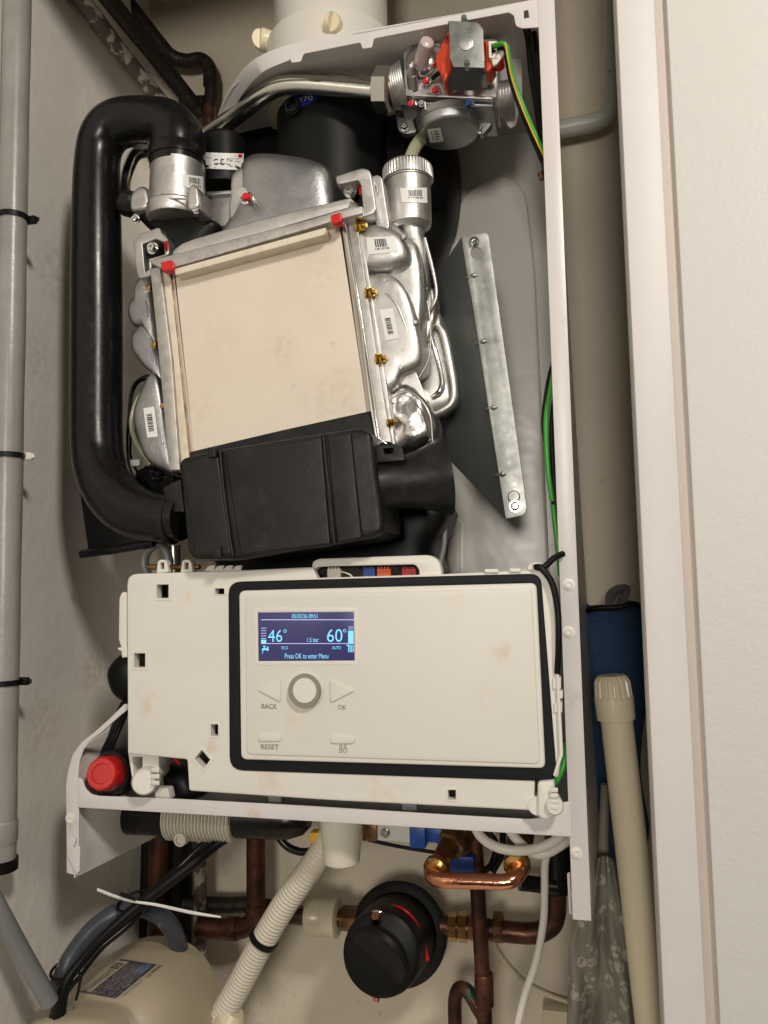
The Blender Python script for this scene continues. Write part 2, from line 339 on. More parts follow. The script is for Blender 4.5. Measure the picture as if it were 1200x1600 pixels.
def box(name, lo, hi, m, parent=None, bev=0):
    bm = bmesh.new(); box_bm(bm, lo, hi)
    if bev: bmesh.ops.bevel(bm, geom=bm.edges[:], offset=bev, segments=2, affect='EDGES', profile=.5)
    return finish(name, bm, m, parent)
def hexbolt(name, A, B, r, m, parent, seg=6):
    return lathe(name, A, B, [(0, r), (.85, r), (1, r*.85)], m, parent, seg=seg, smooth=False)
def bolt(name, px, py, Y, r, m, parent, L=8, dx=0, dy=0, washer=True, socket=True):
    """a screw head facing the viewer (dx,dy px shift of its outer end)"""
    A = P(px, py, Y); s = S(A); B = P(px+dx, py+dy, Y)-Vector((0, L*s, 0)); bm = bmesh.new()
    if washer: lathe_bm(bm, A, A.lerp(B, .25), [(0, r*1.35*s), (1, r*1.35*s)], 20)
    prof = [(0, r*s), (.8, r*s), (1, r*.8*s)]
    if socket: prof += [(1, r*.5*s), (.5, r*.42*s)]
    lathe_bm(bm, A.lerp(B, .2), B, prof, 16); return finish(name, bm, m, parent)
# ---- decals draped on real surfaces
def bvh(objs):
    vs_, fs = [], []
    for o in objs:
        b0 = len(vs_); vs_ += [v.co.copy() for v in o.data.vertices]; fs += [[i+b0 for i in p.vertices] for p in o.data.polygons]
    return BVHTree.FromPolygons(vs_, fs)
def land(px, py, tgt, off):
    if isinstance(tgt, (int, float)): return P(px, py, tgt-off)
    d = ray(px, py).normalized(); loc, nn, idx, dist = tgt.ray_cast(CAM, d)
    if loc is None:
        loc, nn, idx, dist = tgt.find_nearest(P(px, py, 0.02))
    return loc-d*off
def bil(q, u, v):
    (a, b, c, d) = [Vector(k) for k in q]                        # TL TR BR BL, v down
    return (a*(1-u)+b*u)*(1-v)+(d*(1-u)+c*u)*v
def decal(name, quad, rects, tgt, off, m, parent, nu=6, nv=6):
    bm = bmesh.new()
    for (u0, v0, u1, v1) in rects:
        g = [[bm.verts.new(land(*bil(quad, u0+(u1-u0)*i/nu, v0+(v1-v0)*j/nv), tgt, off)) for i in range(nu+1)] for j in range(nv+1)]
        for j in range(nv):
            for i in range(nu): bm.faces.new((g[j][i], g[j+1][i], g[j+1][i+1], g[j][i+1]))
    return finish(name, bm, m, parent)
def textmesh(s, res=3, bold=0, italic=0):
    cu = bpy.data.curves.new('t', 'FONT'); cu.body = s; cu.resolution_u = res; cu.offset = bold; cu.shear = italic; cu.size = 1
    o = bpy.data.objects.new('t', cu); C.objects.link(o); dg = bpy.context.evaluated_depsgraph_get()
    me = bpy.data.meshes.new_from_object(o.evaluated_get(dg)); bpy.data.objects.remove(o); bpy.data.curves.remove(cu)
    return me
def text(name, s, quad, tgt, off, m, parent, bold=0):
    me = textmesh(s, bold=bold); xs = [v.co.x for v in me.vertices]; ys = [v.co.y for v in me.vertices]
    x0, x1 = min(xs), max(xs); y0, y1 = min(ys), max(ys)
    for v in me.vertices:
        p = bil(quad, (v.co.x-x0)/(x1-x0), (y1-v.co.y)/(y1-y0)); v.co = land(p[0], p[1], tgt, off)
    return link(name, me, m, parent)
def quad_c(cx, cy, w, h, ang=0):
    a = rad(ang); ux, uy = math.cos(a), math.sin(a)
    return [(cx+ux*x_*w/2-uy*y_*h/2, cy+uy*x_*w/2+ux*y_*h/2) for x_, y_ in ((-1, -1), (1, -1), (1, 1), (-1, 1))]
def barcode(quad, objs, parent, bars=(.25, .15, .78, .58), digits='4 17100 05 0065', seed=1, off=.0006):
    tg = bvh(objs); lb = decal('label', quad, [(0, 0, 1, 1)], tg, off, 'label', parent, 10, 6)
    rnd = random.Random(seed); u0, v0, u1, v1 = bars; x_ = u0; rects = []
    while x_ < u1:
        w = rnd.choice((.018, .03, .045)); rects.append((x_, v0, min(x_+w, u1), v1)); x_ += w+rnd.choice((.018, .03))
    if rects: decal('barcode', quad, rects, tg, off+.0003, 'ink', lb, 1, 3)
    if digits:
        q = [tuple(bil(quad, a, b)) for a, b in ((u0-.03, v1+.05), (u1+.03, v1+.05), (u1+.03, v1+.17), (u0-.03, v1+.17))]
        text('digits', digits, q, tg, off+.0003, 'ink', lb, bold=.02)
    return lb

exec_order = None
# ================================================================= SETTING
XW, YW = -.376, .26
def grid(name, lo, hi, axis, m):
    bm = bmesh.new(); a, b_ = lo, hi
    if axis == 'x': q = [(a[0], a[1], a[2]), (a[0], b_[1], a[2]), (a[0], b_[1], b_[2]), (a[0], a[1], b_[2])]
    elif axis == 'y': q = [(a[0], a[1], a[2]), (b_[0], a[1], a[2]), (b_[0], a[1], b_[2]), (a[0], a[1], b_[2])]
    else: q = [(a[0], a[1], a[2]), (b_[0], a[1], a[2]), (b_[0], b_[1], a[2]), (a[0], b_[1], a[2])]
    bm.faces.new([bm.verts.new(p) for p in q]); o = finish(name, bm, m, smooth=False); return tag(o, None, kind='structure')
def sbox(name, lo, hi, m, bev=0):
    return tag(box(name, lo, hi, m, bev=bev), None, kind='structure')
sbox('left_wall', (XW-.1, -1.3, -1.5), (XW, YW+.1, 1.4), 'wall_left')
sbox('back_wall', (XW-.02, YW, -1.5), (.9, YW+.1, 1.4), 'wall_back')
sbox('closet_ceiling', (XW-.02, -.12, .95), (.9, YW+.02, 1.05), 'wall_back')
# lintel that shades the top of the closet
sbox('lintel_wall', (XW-.02, -.14, .62), (.9, -.09, 1.4), 'wall_right')
# right: door lining, shadow groove and roller-painted wall
JY = -.05; jx0 = P(1000, 800, JY).x; jx1 = P(1064, 800, JY).x; jx2 = P(1082, 800, JY).x
sbox('door_frame', (jx0, JY, -1.5), (jx1, JY+.03, 1.4), 'gloss', bev=.002)
sbox('door_rebate', (jx1-.004, JY+.003, -1.5), (jx2+.01, JY+.028, 1.4), 'rebate')
sbox('right_wall', (jx2, JY-.003, -1.5), (.9, JY+.08, 1.4), 'wall_right', bev=.0015)
sbox('floor', (XW-.02, -1.3, -1.6), (.9, YW+.1, -1.5), 'wall_left')

# ---- painted pipe and its cable ties on the left wall
lp = thing('painted_pipe', 'white painted vertical pipe running down the left wall', 'pipe', PX(10, 1310, XW+.02))
bm = bmesh.new(); xc = XW+.022
yz = PX(14, 700, xc); sweep(bm, [Vector((xc, yz.y, z_)) for z_ in [z/20 for z in range(-6, 20)]], [.0125+.0003*math.sin(k*2.1) for k in range(26)], 28)
lpo = finish('pipe_body', bm, 'pipe_paint', lp, sharp=60)
z0 = PX(8, 1310, xc).z
bm = bmesh.new(); lathe_bm(bm, Vector((xc, yz.y, z0+.018)), Vector((xc, yz.y, z0-.006)), [(0, .0128), (.1, .0138), (.75, .0138), (.8, .0132), (1, .012)], 28); finish('union', bm, 'pipe_paint', lp)
for (py, headm, lab) in ((335, 'black', 'topmost cable tie round the white painted pipe, with a black head'), (712, 'white', 'cable tie round the white painted pipe with a pale translucent head'),
                     (1065, 'black', 'black cable tie on the white painted pipe, beside the control panel'), (1345, 'black', 'wide black strap below the end of the white painted pipe')):
    z_ = PX(12, py, xc).z; t_ = thing('cable_tie', lab, 'cable tie', (xc, yz.y, z_), 'cable ties on the white pipe')
    bm = bmesh.new(); h = .0024 if py < 1300 else .005
    prof = [(0, .0131), (0, .0143), (1, .0143), (1, .0131)]
    lathe_bm(bm, Vector((xc, yz.y, z_-h)), Vector((xc, yz.y, z_+h)), prof, 36, cap=False); finish('strap', bm, 'black', t_)
    if py < 1300:
        hp = Vector((xc+.012, yz.y+.0080, z_)); box('head', hp-Vector((.005, .002, .0035)), hp+Vector((.0065, .0028, .0035)), headm, t_, bev=.0006)
        box('tail', hp+Vector((.006, -.001, -.002)), hp+Vector((.0095, .0015, .002)), headm, t_, bev=.0004)

# ---- pipes high on the left
o = tube('worn_board', [(40, -110, .03), (135, 10, .10), (205, 100, .17), (300, 215, .245)], [17, 16, 14, 12], 'flaky', seg=14, flat=.7)
tag(o, 'flaking black and white painted rail sloping down from the top left', 'rail')
o = tube('dark_pipe', [(110, -80, .04), (175, 5, .11), (240, 85, .18), (315, 180, .245)], [15, 14, 13, 12], 'darkpipe')
tag(o, 'thick blackened pipe sloping beside the flaking rail at top left', 'pipe')
dp = thing('bent_pipe', 'dark bent pipe with an elbow dropping to bare copper above the black hose', 'pipe', P(325, 190, .24))
tube('pipe_run', [(150, -60, .20), (205, 10, .22), (245, 62, .23), (268, 88, .235), (292, 96, .24), (314, 94, .24), (328, 108, .24), (331, 140, .24), (328, 165, .24)], 11, 'darkpipe', dp)
tube('copper_tail', [(328, 160, .24), (326, 200, .24), (325, 240, .24)], 10, 'oldcopper', dp)
lathe('elbow_collar', (330, 118, .24), (330, 134, .24), [(0, 12.5), (1, 12.5)], 'darkpipe', dp)
tube('branch', [(285, 160, .243), (322, 160, .24)], 10, 'darkpipe', dp)
tag(tube('green_painted_pipe', [(961, -60, .235), (958, 60, .235), (957, 140, .235), (953, 170, .235), (938, 187, .235), (905, 196, .235), (860, 204, .235), (820, 208, .235)], 14, 'greenpipe'),
    'pale green painted pipe bending behind the top of the white door frame', 'pipe')

# ================================================================= FLUE
fl = thing('flue', 'white round flue pipe rising from the top of the boiler case', 'flue', (-.08, .13, .433))
FY = .11; fc = P(517, 30, FY); fx = fc.x; fr_ = .0600
bm = bmesh.new(); lathe_bm(bm, Vector((fx, FY, .433)), Vector((fx, FY, .90)), [(0, fr_+.012), (.012, fr_+.012), (.05, fr_+.009), (.14, fr_+.008), (.15, fr_+.001), (.155, fr_), (1, fr_)], 64); finish('flue_pipe', bm, 'flue', fl)
for (a, b_, c_, d_) in ((517, 36, 540, 50), (408, 62, 404, 66)):
    q = P(a, b_, .043 if a > 450 else .085); hd = Vector((-.1, -1, -.1)) if a > 450 else Vector((-.85, -.6, 0)); hd.normalize()
    k = thing('test_plug', 'ivory plug with a turning grip on the ' + ('front of the white flue collar' if a > 450 else 'left side of the white flue collar'), 'plug', q, 'plugs on the flue collar')
    bm = bmesh.new(); s = S(q); lathe_bm(bm, q-hd*.014, q+hd*.002, [(0, 15*s), (.85, 17*s), (1, 15*s)], 32); finish('plug_body', bm, 'cap', k)
    sd = hd.cross(Vector((0.25, 0, 1))).normalized(); u2 = sd.cross(hd).normalized()
    bm = bmesh.new(); vs_ = []
    for i in range(15):
        a_ = math.pi*i/14; r_ = 15*s
        for w_ in (-1, 1): vs_.append(bm.verts.new(q+hd*(.001+.009*math.sin(a_))+u2*(-math.cos(a_)*r_)+sd*w_*3.0*s))
    for i in range(14): bm.faces.new((vs_[2*i], vs_[2*i+1], vs_[2*i+3], vs_[2*i+2]))
    bm.faces.new(vs_[0::2]); bm.faces.new(vs_[1::2]); finish('grip', bm, 'cap', k)

# ================================================================= BOILER CASE
case = thing('boiler_case', 'open white steel boiler case with its front cover removed', 'boiler', (-.07, .1, -.3))
XR0, XR1, XL = .1428, .1568, -.296
# back plate with pressed panel
box('back_plate', (-.215, .196, -.26), (XR1-.003, .2, .43), 'case_in', case)
plateY('pressed_panel', [(700, 960), (690, 420), (712, 318), (752, 280), (798, 272), (822, 300), (836, 420), (862, 960)], .190, .008, 'case_in', case, r=30, bev=.0036, bres=4)
plateY('raised_rib', [(718, 960), (718, 815), (724, 815), (724, 960)], .1893, .0022, 'case_in', case, r=3, bev=.0008, bres=3)
# top plate with cut-away front edge (horizontal sheet at z=.43)
edge = [PZ(*q, .43) for q in ((440, 97), (400, 112), (378, 122), (362, 138), (350, 160), (342, 180), (335, 200), (327, 228))]
fr = [(XR0, 0.0), (.06, 0.0), (-.02, 0.0), (-.07, .004)]+[(p.x, p.y) for p in edge]+[(-.235, .15), (-.25, .2), (XR0, .2)]
plate('top_plate', [(a, -b_) for a, b_ in fr][::-1], .0015, Vector((0, 0, .4300)), XA, Vector((0, -1, 0)), 'case', case)
# flange following the curved edge
fo = [(470, 66), (440, 73), (405, 88), (380, 108), (361, 135), (348, 160), (339, 185), (330, 215)]; fi = [(472, 86), (452, 94), (418, 108), (396, 124), (377, 148), (361, 174), (349, 197), (334, 222)]
bm = bmesh.new(); pr = []
def dens(l): return crom([Vector((*a, 0)) for a in l], n=4)
for a, b_ in zip(dens(fo), dens(fi)):
    p = PZ(a.x, a.y, .4335); Y_ = max(p.y, -.0008); q_ = (P(a.x, a.y, Y_), P(b_.x, b_.y, Y_+.001)); pr.append([bm.verts.new(v+Vector((0, o_, 0))) for o_ in (0, .0016) for v in q_])
for i in range(len(pr)-1):
    for k0, k1 in ((0, 1), (1, 3), (3, 2), (2, 0)): bm.faces.new((pr[i][k0], pr[i][k1], pr[i+1][k1], pr[i+1][k0]))
finish('curved_rim', bm, 'case', case, sharp=60)
# front top rail
plateY('top_rail', [(468, 66), (500, 58), (560, 48), (640, 34), (740, 17), (835, 0), (850, -4), (850, 42), (815, 44), (806, 40), (803, 24), (795, 19), (700, 37), (584, 60), (581, 74), (566, 76), (563, 66), (474, 84), (470, 96), (455, 98), (453, 90), (455, 76)],
       0, .0015, 'case', case, r=3, bev=.0004, holes=[[(818, 17), (825, 15), (827, 27), (819, 29)]])
box('rail_return', (-.075, .0015, .4305), (XR0, .03, .4325), 'case', case)
# right post and side panel
box('front_post', (XR0, -.0007, -.3200), (XR1, .0018, .60), 'case', case, bev=.0006)
box('post_inner_fold', (XR0, .002, -.27), (XR0+.0012, .014, .60), 'case', case)
bm = bmesh.new(); fc_ = [bm.verts.new(v) for v in ((XR1-.0016, .002, -.319), (XR1+.015, .2, -.319), (XR1-.004, .2, .60), (XR1-.0016, .002, .60))]
bmesh.ops.solidify(bm, geom=[bm.faces.new(fc_)], thickness=.0012); finish('side_panel', bm, 'case_in', case)
plateY('hook', [(886, 1365), (891, 1363), (893, 1425), (899, 1432), (889, 1428)], .006, .002, 'case', case, r=2)
# bottom rail
plateY('bottom_rail', [(121, 1215), (128, 1217), (133, 1232), (142, 1241), (155, 1244), (247, 1247), (480, 1259), (700, 1273), (826, 1280), (848, 1278), (866, 1262), (878, 1254), (892, 1252), (894, 1308), (700, 1296), (480, 1283), (122, 1262)],
       -.0022, .0018, 'case', case, r=3, bev=.0006)
zb = P(480, 1272, 0).z
box('bottom_tray', (XL+.004, .0, zb-.004), (XR0, .196, zb-.002), 'case', case)
# left side: flange and side plate
sidepx = [(122, 1203), (123, 1185), (127, 1172), (136, 1160), (160, 1143), (182, 1123), (197, 1108), (214, 1085)]
sp_ = [PX(*q, XL) for q in sidepx]; q1 = PX(120, 1367, XL); q2 = PX(232, 1312, XL)
poly = [(-q1.y, q1.z)]+[(-p.y, p.z) for p in sp_]+[(-.196, sp_[-1].z+.03), (-.196, q2.z), (-q2.y, q2.z)]
poly[0] = (0, q1.z); poly[1] = (0, sp_[0].z)
plate('side_plate', poly[::-1], .0014, Vector((XL+.0014, 0, 0)), Vector((0, -1, 0)), ZA, 'case_in', case)
plateY('side_flange', [(103, 1225), (106, 1205), (113, 1180), (127, 1160), (145, 1146), (170, 1124), (194, 1100), (200, 1100), (200, 1108), (182, 1123), (160, 1143), (140, 1158), (130, 1172), (124, 1190), (122, 1215), (123, 1262), (123, 1366), (118, 1368), (104, 1364)],
       -.0006, .0016, 'case', case, r=2, bev=.0004)
plateY('keyhole_tab', [(104, 1312), (110, 1305), (119, 1312), (114, 1325), (125, 1322), (124, 1362), (118, 1366), (104, 1335)], -.003, .0018, 'case', case, r=2, bev=.0006)
lathe('stud', (153, 1337, .045), (158, 1340, .040), [(0, 5), (1, 4)], 'case', case)
for q in ((889, 913), (889, 987), (901, 1332), (111, 1279)):
    bolt('screw', q[0], q[1], -.001, 7, 'white', case, L=4)
for q in ((640, 1262), (430, 1252)):
    a = P(q[0], q[1], .01); box('floor_clip', a-Vector((.006, .001, .002)), a+Vector((.006, .003, .012)), 'alu_d', case)

# black collector below the flue, with its cream seal ring
fe = thing('flue_collector', 'black round flue collector with a blue serial label hanging inside the top of the case', 'collector', (fx, FY, .30))
bm = bmesh.new(); lathe_bm(bm, Vector((fx, FY, .4285)), Vector((fx, FY, .29)), [(0, .058), (.6, .058), (.8, .060), (1, .062)], 64); fcb = finish('collector_body', bm, 'black', fe)
bm = bmesh.new(); lathe_bm(bm, Vector((fx, FY, .4292)), Vector((fx, FY, .4235)), [(0, .067), (.6, .067), (1, .061)], 64); finish('seal_ring', bm, 'cap', fe)
pbx = P(470, 98, .042); box('latch_tab', pbx-Vector((.011, .003, .006)), pbx+Vector((.011, .003, .005)), 'pvc', fe, bev=.001)
lathe('valve_cap', (463, 176, .062), (463, 176, .048), [(0, 13), (.8, 13), (.8, 11), (1, 11), (1, 8), (.6, 7)], 'blackp', fe)
tg = bvh([fcb])
sl = decal('serial_label', [(446, 152), (502, 145), (494, 158), (447, 176)], [(0, 0, 1, 1)], tg, .0008, 'bluelabel', fe)
text('serial_number', '34870', [(450, 155), (488, 149), (489, 156), (451, 163)], tg, .0016, 'label', sl)
# ================================================================= BLACK EXPANSION VESSEL and interior shade behind
ev = thing('expansion_vessel', 'large black expansion vessel at the back of the open boiler case, widened to stand for the shade there', 'vessel', P(560, 420, .16))
ves = pillow('vessel_and_shade', [(335, 300), (348, 215), (390, 185), (445, 170), (520, 160), (620, 165), (690, 190), (716, 240), (716, 320), (698, 400), (660, 480), (600, 560), (480, 600), (380, 560), (325, 440)], .17, .065, 'black', ev, back=.008)  # outline widened left and upward, black in place of the shaded interior
o = pillow('black_backing_box', [(370, 790), (682, 780), (682, 860), (680, 905), (520, 915), (368, 905)], .11, .04, 'black', None, e=6, back=.04)
tag(o, 'plain black box low in the case behind the white control panel', 'box')
tube('grey_edge', [(689, 800, .11), (694, 815, .11), (694, 850, .11), (688, 880, .11)], 4, 'conduit', o)

# ================================================================= HEAT EXCHANGER
hx = thing('heat_exchanger', 'tilted aluminium heat exchanger with a large plain buff front board', 'heat exchanger', P(430, 600, .08))
YH = .008
board = plateY('front_board', [(266, 425), (538, 345), (590, 690), (297, 722)], YH, .03, 'heat', hx, r=5, bev=.005, bres=5)
plateY('board_edge', [(254, 424), (265, 421), (296, 722), (283, 724)], YH-.002, .02, 'heat_lip', hx, r=2, bev=.0012)
plateY('bottom_trim', [(296, 706), (440, 672), (578, 642), (592, 688), (592, 720), (296, 740)], YH-.003, .02, 'blackp', hx, bev=.001)
# bead of sealant between strip and board
bm = bmesh.new(); pts = []
for k in range(60):
    s = k/59; q = Vector((266, 428)).lerp(Vector((296.5, 715)), s); pts.append(P(q.x+noise.noise(Vector((k*.5, 0, 0)))*1.2, q.y, YH-.0005))
sweep(bm, pts, [.0006+.0004*abs(noise.noise(Vector((k*.9, 3, 0)))) for k in range(60)], 8); finish('sealant_bead', bm, 'oldbrass', hx)
plateY('side_flange', [(234, 420), (250, 416), (268, 560), (281, 735), (264, 735), (248, 560)], YH-.006, .035, 'alu_flange', hx, r=2, bev=.001)
plateY('side_flange', [(541, 338), (556, 335), (577, 480), (598, 610), (612, 692), (592, 690), (582, 640), (564, 500)], YH-.004, .035, 'alu_flange', hx, r=1, bev=.0008)
plateY('edge_strip', [(535, 337), (539, 337), (566, 500), (583, 620), (592, 684), (606, 694), (588, 690), (579, 640), (562, 500)], YH-.0085, .003, 'chrome', hx, bev=.0003)
bm = bmesh.new()
# casting body right
cr_ = pillow('right_casting', [(556, 345), (598, 345), (640, 372), (660, 400), (668, 470), (660, 560), (652, 600), (680, 648), (682, 680), (656, 706), (606, 705), (590, 600), (572, 460)], .045, .02, 'alu_s', hx, e=5, back=.025)
plateY('cast_ledge', [(555, 340), (561, 339), (583, 470), (604, 600), (619, 700), (612, 700), (596, 600), (577, 470)], YH, .03, 'alu', hx, bev=.001)
b1 = pillow('upper_bulge', [(560, 372), (563, 360), (590, 355), (612, 360), (630, 372), (641, 392), (642, 412), (628, 424), (604, 430), (577, 428), (566, 410)], .024, .016, 'alu', hx, e=3, back=.03)
b2 = pillow('lower_bulge', [(572, 440), (584, 434), (606, 432), (628, 444), (644, 470), (655, 510), (662, 548), (660, 572), (645, 583), (632, 590), (622, 608), (604, 616), (596, 590), (586, 530)], .024, .014, 'alu', hx, e=5.5, back=.03, cen=(615, 520))
tube('raised_outline', [(590, 452, .0125), (612, 466, .0105), (627, 492, .0105), (635, 524, .0115), (612, 536, .012), (596, 542, .013)], 2.2, 'alu', hx, seg=10)
tube('strut', [(650, 372, .04), (656, 400, .045), (660, 440, .05), (658, 476, .05)], [13, 14, 11, 5], 'alu', hx)
tube('fin', [(664, 372, .04), (676, 420, .04), (682, 455, .04), (678, 476, .04), (664, 500, .045)], [2.5, 3, 3, 3, 2], 'alu_s', hx, seg=10)
tube('fin', [(642, 400, .035), (648, 440, .04), (652, 472, .045), (668, 450, .045)], [3, 3, 3, 1.5], 'alu_s', hx, seg=10)
pillow('rear_web', [(655, 476), (674, 452), (682, 470), (680, 510), (668, 540), (660, 545), (656, 510)], .06, .008, 'alu_s', hx, e=4, back=.02, amp=.0008)
pillow('rear_lobe', [(665, 545), (684, 490), (698, 520), (709, 580), (712, 625), (700, 640), (672, 645), (655, 620), (652, 590)], .075, .012, 'alu_s', hx, e=3.5, back=.03)
tube('lobe_rim', [(684, 508, .06), (694, 528, .06), (703, 570, .06), (709, 610, .06), (706, 630, .06), (692, 641, .06), (672, 650, .06)], [6, 8, 8, 8, 8, 8, 6], 'alu_s', hx, seg=16)
tube('lobe_rim', [(672, 520, .062), (680, 548, .06), (690, 590, .06), (688, 610, .06), (674, 622, .06)], [3, 4, 4, 5, 3], 'chrome', hx, seg=12)
pillow('lower_casting', [(606, 618), (630, 600), (650, 606), (668, 625), (680, 648), (682, 676), (668, 700), (646, 712), (618, 708), (608, 670)], .035, .018, 'foil', hx, e=3, back=.012, amp=.0022, fr=70, n=8, rings=22)
pillow('lower_boss', [(604, 622), (626, 616), (640, 640), (642, 672), (624, 690), (612, 680)], .028, .008, 'alu_s', hx, e=3, back=.02, amp=.0006)
for q in ((627, 575, .0135), (650, 505, .013), (603, 440, .014), (632, 372, .012), (640, 425, .03)): lathe('ejector_mark', (q[0], q[1], q[2]), (q[0], q[1], q[2]-.0035), [(0, 4.2), (.8, 4), (1, 3)], 'alu', hx, seg=16)
tube('parting_line', [(668, 470, .024), (673, 510, .024), (670, 560, .024), (655, 590, .024)], 1.3, 'alu', hx, seg=8)
tube('parting_line', [(612, 622, .012), (634, 612, .014), (655, 622, .012), (672, 650, .012), (676, 690, .014)], 1.5, 'alu_s', hx, seg=8)
lathe('sensor_stub', (684, 690, .04), (694, 712, .03), [(0, 5), (.5, 5), (.55, 3.5), (1, 3)], 'chrome', hx, seg=12)
# castings left
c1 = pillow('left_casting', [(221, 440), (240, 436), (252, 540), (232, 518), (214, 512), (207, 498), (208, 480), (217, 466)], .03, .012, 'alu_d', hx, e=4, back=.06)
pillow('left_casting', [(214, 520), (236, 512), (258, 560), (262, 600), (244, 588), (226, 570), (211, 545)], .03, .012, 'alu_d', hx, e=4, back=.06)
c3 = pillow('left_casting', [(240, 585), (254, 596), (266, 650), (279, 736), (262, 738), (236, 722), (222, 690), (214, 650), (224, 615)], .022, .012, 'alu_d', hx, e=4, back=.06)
for q in (((228, 470), (231, 495)), ((235, 525), (239, 565)), ((246, 615), (254, 694))):
    tube('casting_rib', [(*q[0], .017), (*q[1], .009)], 1.3, 'alu', hx, seg=8)
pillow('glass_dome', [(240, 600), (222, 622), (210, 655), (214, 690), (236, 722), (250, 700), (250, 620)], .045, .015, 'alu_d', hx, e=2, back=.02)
tube('clear_tube', [(240, 600, .03), (218, 620, .03), (206, 655, .03), (212, 690, .03), (236, 726, .03)], 4, 'clear', hx, seg=12)
barcode([(241, 635), (247, 682), (230, 684), (224, 638)], [c3, ], hx, bars=(.22, .3, .8, .8), digits=None, seed=3)
# top rails
plateY('top_flange', [(268, 402), (270, 391), (284, 380), (302, 373), (396, 345), (527, 313), (548, 308), (556, 318), (548, 324), (480, 344), (276, 402)], YH-.008, .05, 'alu', hx, r=3, bev=.0015)
plateY('top_rail', [(233, 407), (272, 397), (480, 344), (552, 322), (566, 322), (566, 334), (535, 341), (480, 358), (271, 418), (255, 420), (236, 412)], YH-.013, .02, 'alu_flange', hx, r=2, bev=.0008)
plateY('board_lip', [(272, 420), (509, 355), (509, 364), (506, 367), (274, 430)], YH-.014, .014, 'heat_lip', hx, r=1.5, bev=.0008)
for q in ([(250, 410), (267, 405), (271, 417), (270, 421), (253, 424)], [(516, 336), (532, 331), (534, 345), (520, 351), (517, 348)]):
    plateY('red_clip', q, YH-.018, .010, 'redpaint', hx, r=2.5, bev=.0012)
plateY('clamp_lug', [(208, 376), (216, 366), (249, 354), (252, 364), (262, 372), (264, 398), (235, 408), (238, 430), (216, 436), (212, 420)], YH-.004, .022, 'alu', hx, r=5, bev=.0012,
       holes=[[(222, 381), (243, 373), (256, 378), (257, 397), (232, 404), (232, 421), (226, 425)]])
plateY('clamp_lug', [(524, 275), (566, 262), (577, 265), (580, 274), (588, 326), (584, 334), (560, 341), (556, 336), (567, 328), (564, 290), (560, 281), (531, 288), (526, 287)], YH-.010, .022, 'alu', hx, r=4, bev=.0012)
plateY('clamp_lug', [(579, 276), (590, 272), (597, 277), (602, 310), (609, 356), (590, 362), (583, 335)], YH+.004, .03, 'alu', hx, r=4, bev=.0012)
tube('lug_groove', [(584, 282, YH+.003), (590, 296, YH+.003), (588, 304, YH+.003)], 1.5, 'alu', hx, seg=8)
plateY('clamp_recess', [(222, 380), (260, 372), (260, 405), (226, 426)], YH+.012, .005, 'black', hx)
plateY('clamp_recess', [(528, 280), (566, 278), (568, 328), (530, 328)], YH+.016, .005, 'black', hx)
bolt('clamp_bolt', 240, 389, YH-.0, 7, 'chrome', hx, L=10)
bolt('clamp_bolt', 548, 300, YH+.004, 8, 'chrome', hx, L=12)
plateY('red_gasket', [(256, 378), (262, 374), (263, 392), (258, 396)], YH-.004, .004, 'redpaint', hx)
plateY('red_gasket', [(560, 292), (565, 290), (566, 304), (561, 304)], YH-.001, .004, 'redpaint', hx)
lathe('pivot_ring', (548, 334, YH-.004), (556, 322, YH-.009), [(0, 7), (1, 7)], 'alu', hx)
for q in ((563, 354, 'passivate'), (578, 458, 'passivate'), (594, 561, 'passivate'), (611, 661, 'passivate'), (233, 449, 'copper'), (242, 538, 'passivate'), (255, 633, 'copper'), (274, 733, 'copper')):
    big = q[0] in (563, 578, 594); a, b_ = P(q[0]-4, q[1]+1, .006), P(q[0]+8, q[1]-2, .004); s = S(a)
    bm = bmesh.new(); rr_ = (7.5 if big else 5.5)*s*(.8 if q[0] < 300 else 1)
    if q[0] < 300: a, b_ = P(q[0]+4, q[1]+1, .012), P(q[0]-5, q[1]+1, .012)
    lathe_bm(bm, a, a.lerp(b_, .25), [(0, rr_*1.35), (1, rr_*1.35)], 18); lathe_bm(bm, a.lerp(b_, .25), a.lerp(b_, .8), [(0, rr_), (.8, rr_), (1, rr_*.85)], 6)
    if q[0] > 300: lathe_bm(bm, a.lerp(b_, .8), a.lerp(b_, 1.15), [(0, rr_*.5), (1, rr_*.5)], 12)
    finish('flange_bolt', bm, q[2], hx, smooth=False)
barcode([(572, 371), (616, 369), (623, 393), (575, 398)], [b1], hx, bars=(.28, .12, .7, .6), digits='4 05 107180', seed=5)
barcode([(614, 481), (624, 528), (603, 532), (593, 484)], [b2], hx, bars=(.3, .35, .85, .75), digits=None, seed=6)
# hood casting on top
pillow('burner_hood', [(345, 420), (372, 360), (384, 330), (386, 290), (398, 264), (425, 257), (475, 262), (508, 270), (526, 282), (534, 312), (530, 380), (440, 420)], .045, .035, 'alu_d', hx, e=4.5, back=.06, cen=(455, 330))
pillow('hood_shoulder', [(372, 352), (375, 320), (377, 290), (388, 277), (402, 273), (412, 276), (420, 400), (380, 400)], .040, .027, 'alu', hx, e=5, back=.03)
bk = lathe('red_capped_bolt', (388, 313, .012), (386, 310, .000), [(0, 11), (.3, 11), (.35, 8), (1, 8)], 'chrome', hx, seg=24)
lathe('paint_cap', (386, 309, .000), (386, 308, -.003), [(0, 7), (1, 6)], 'redpaint', bk)
bx_ = plateY('burner_block', [(322, 301), (372, 297), (376, 302), (376, 350), (340, 356), (326, 346)], .05, .05, 'alu', hx, r=2, bev=.0015)
plateY('block_fin', [(366, 314), (372, 312), (374, 352), (364, 354)], .044, .01, 'alu', hx, r=1.5, bev=.001)
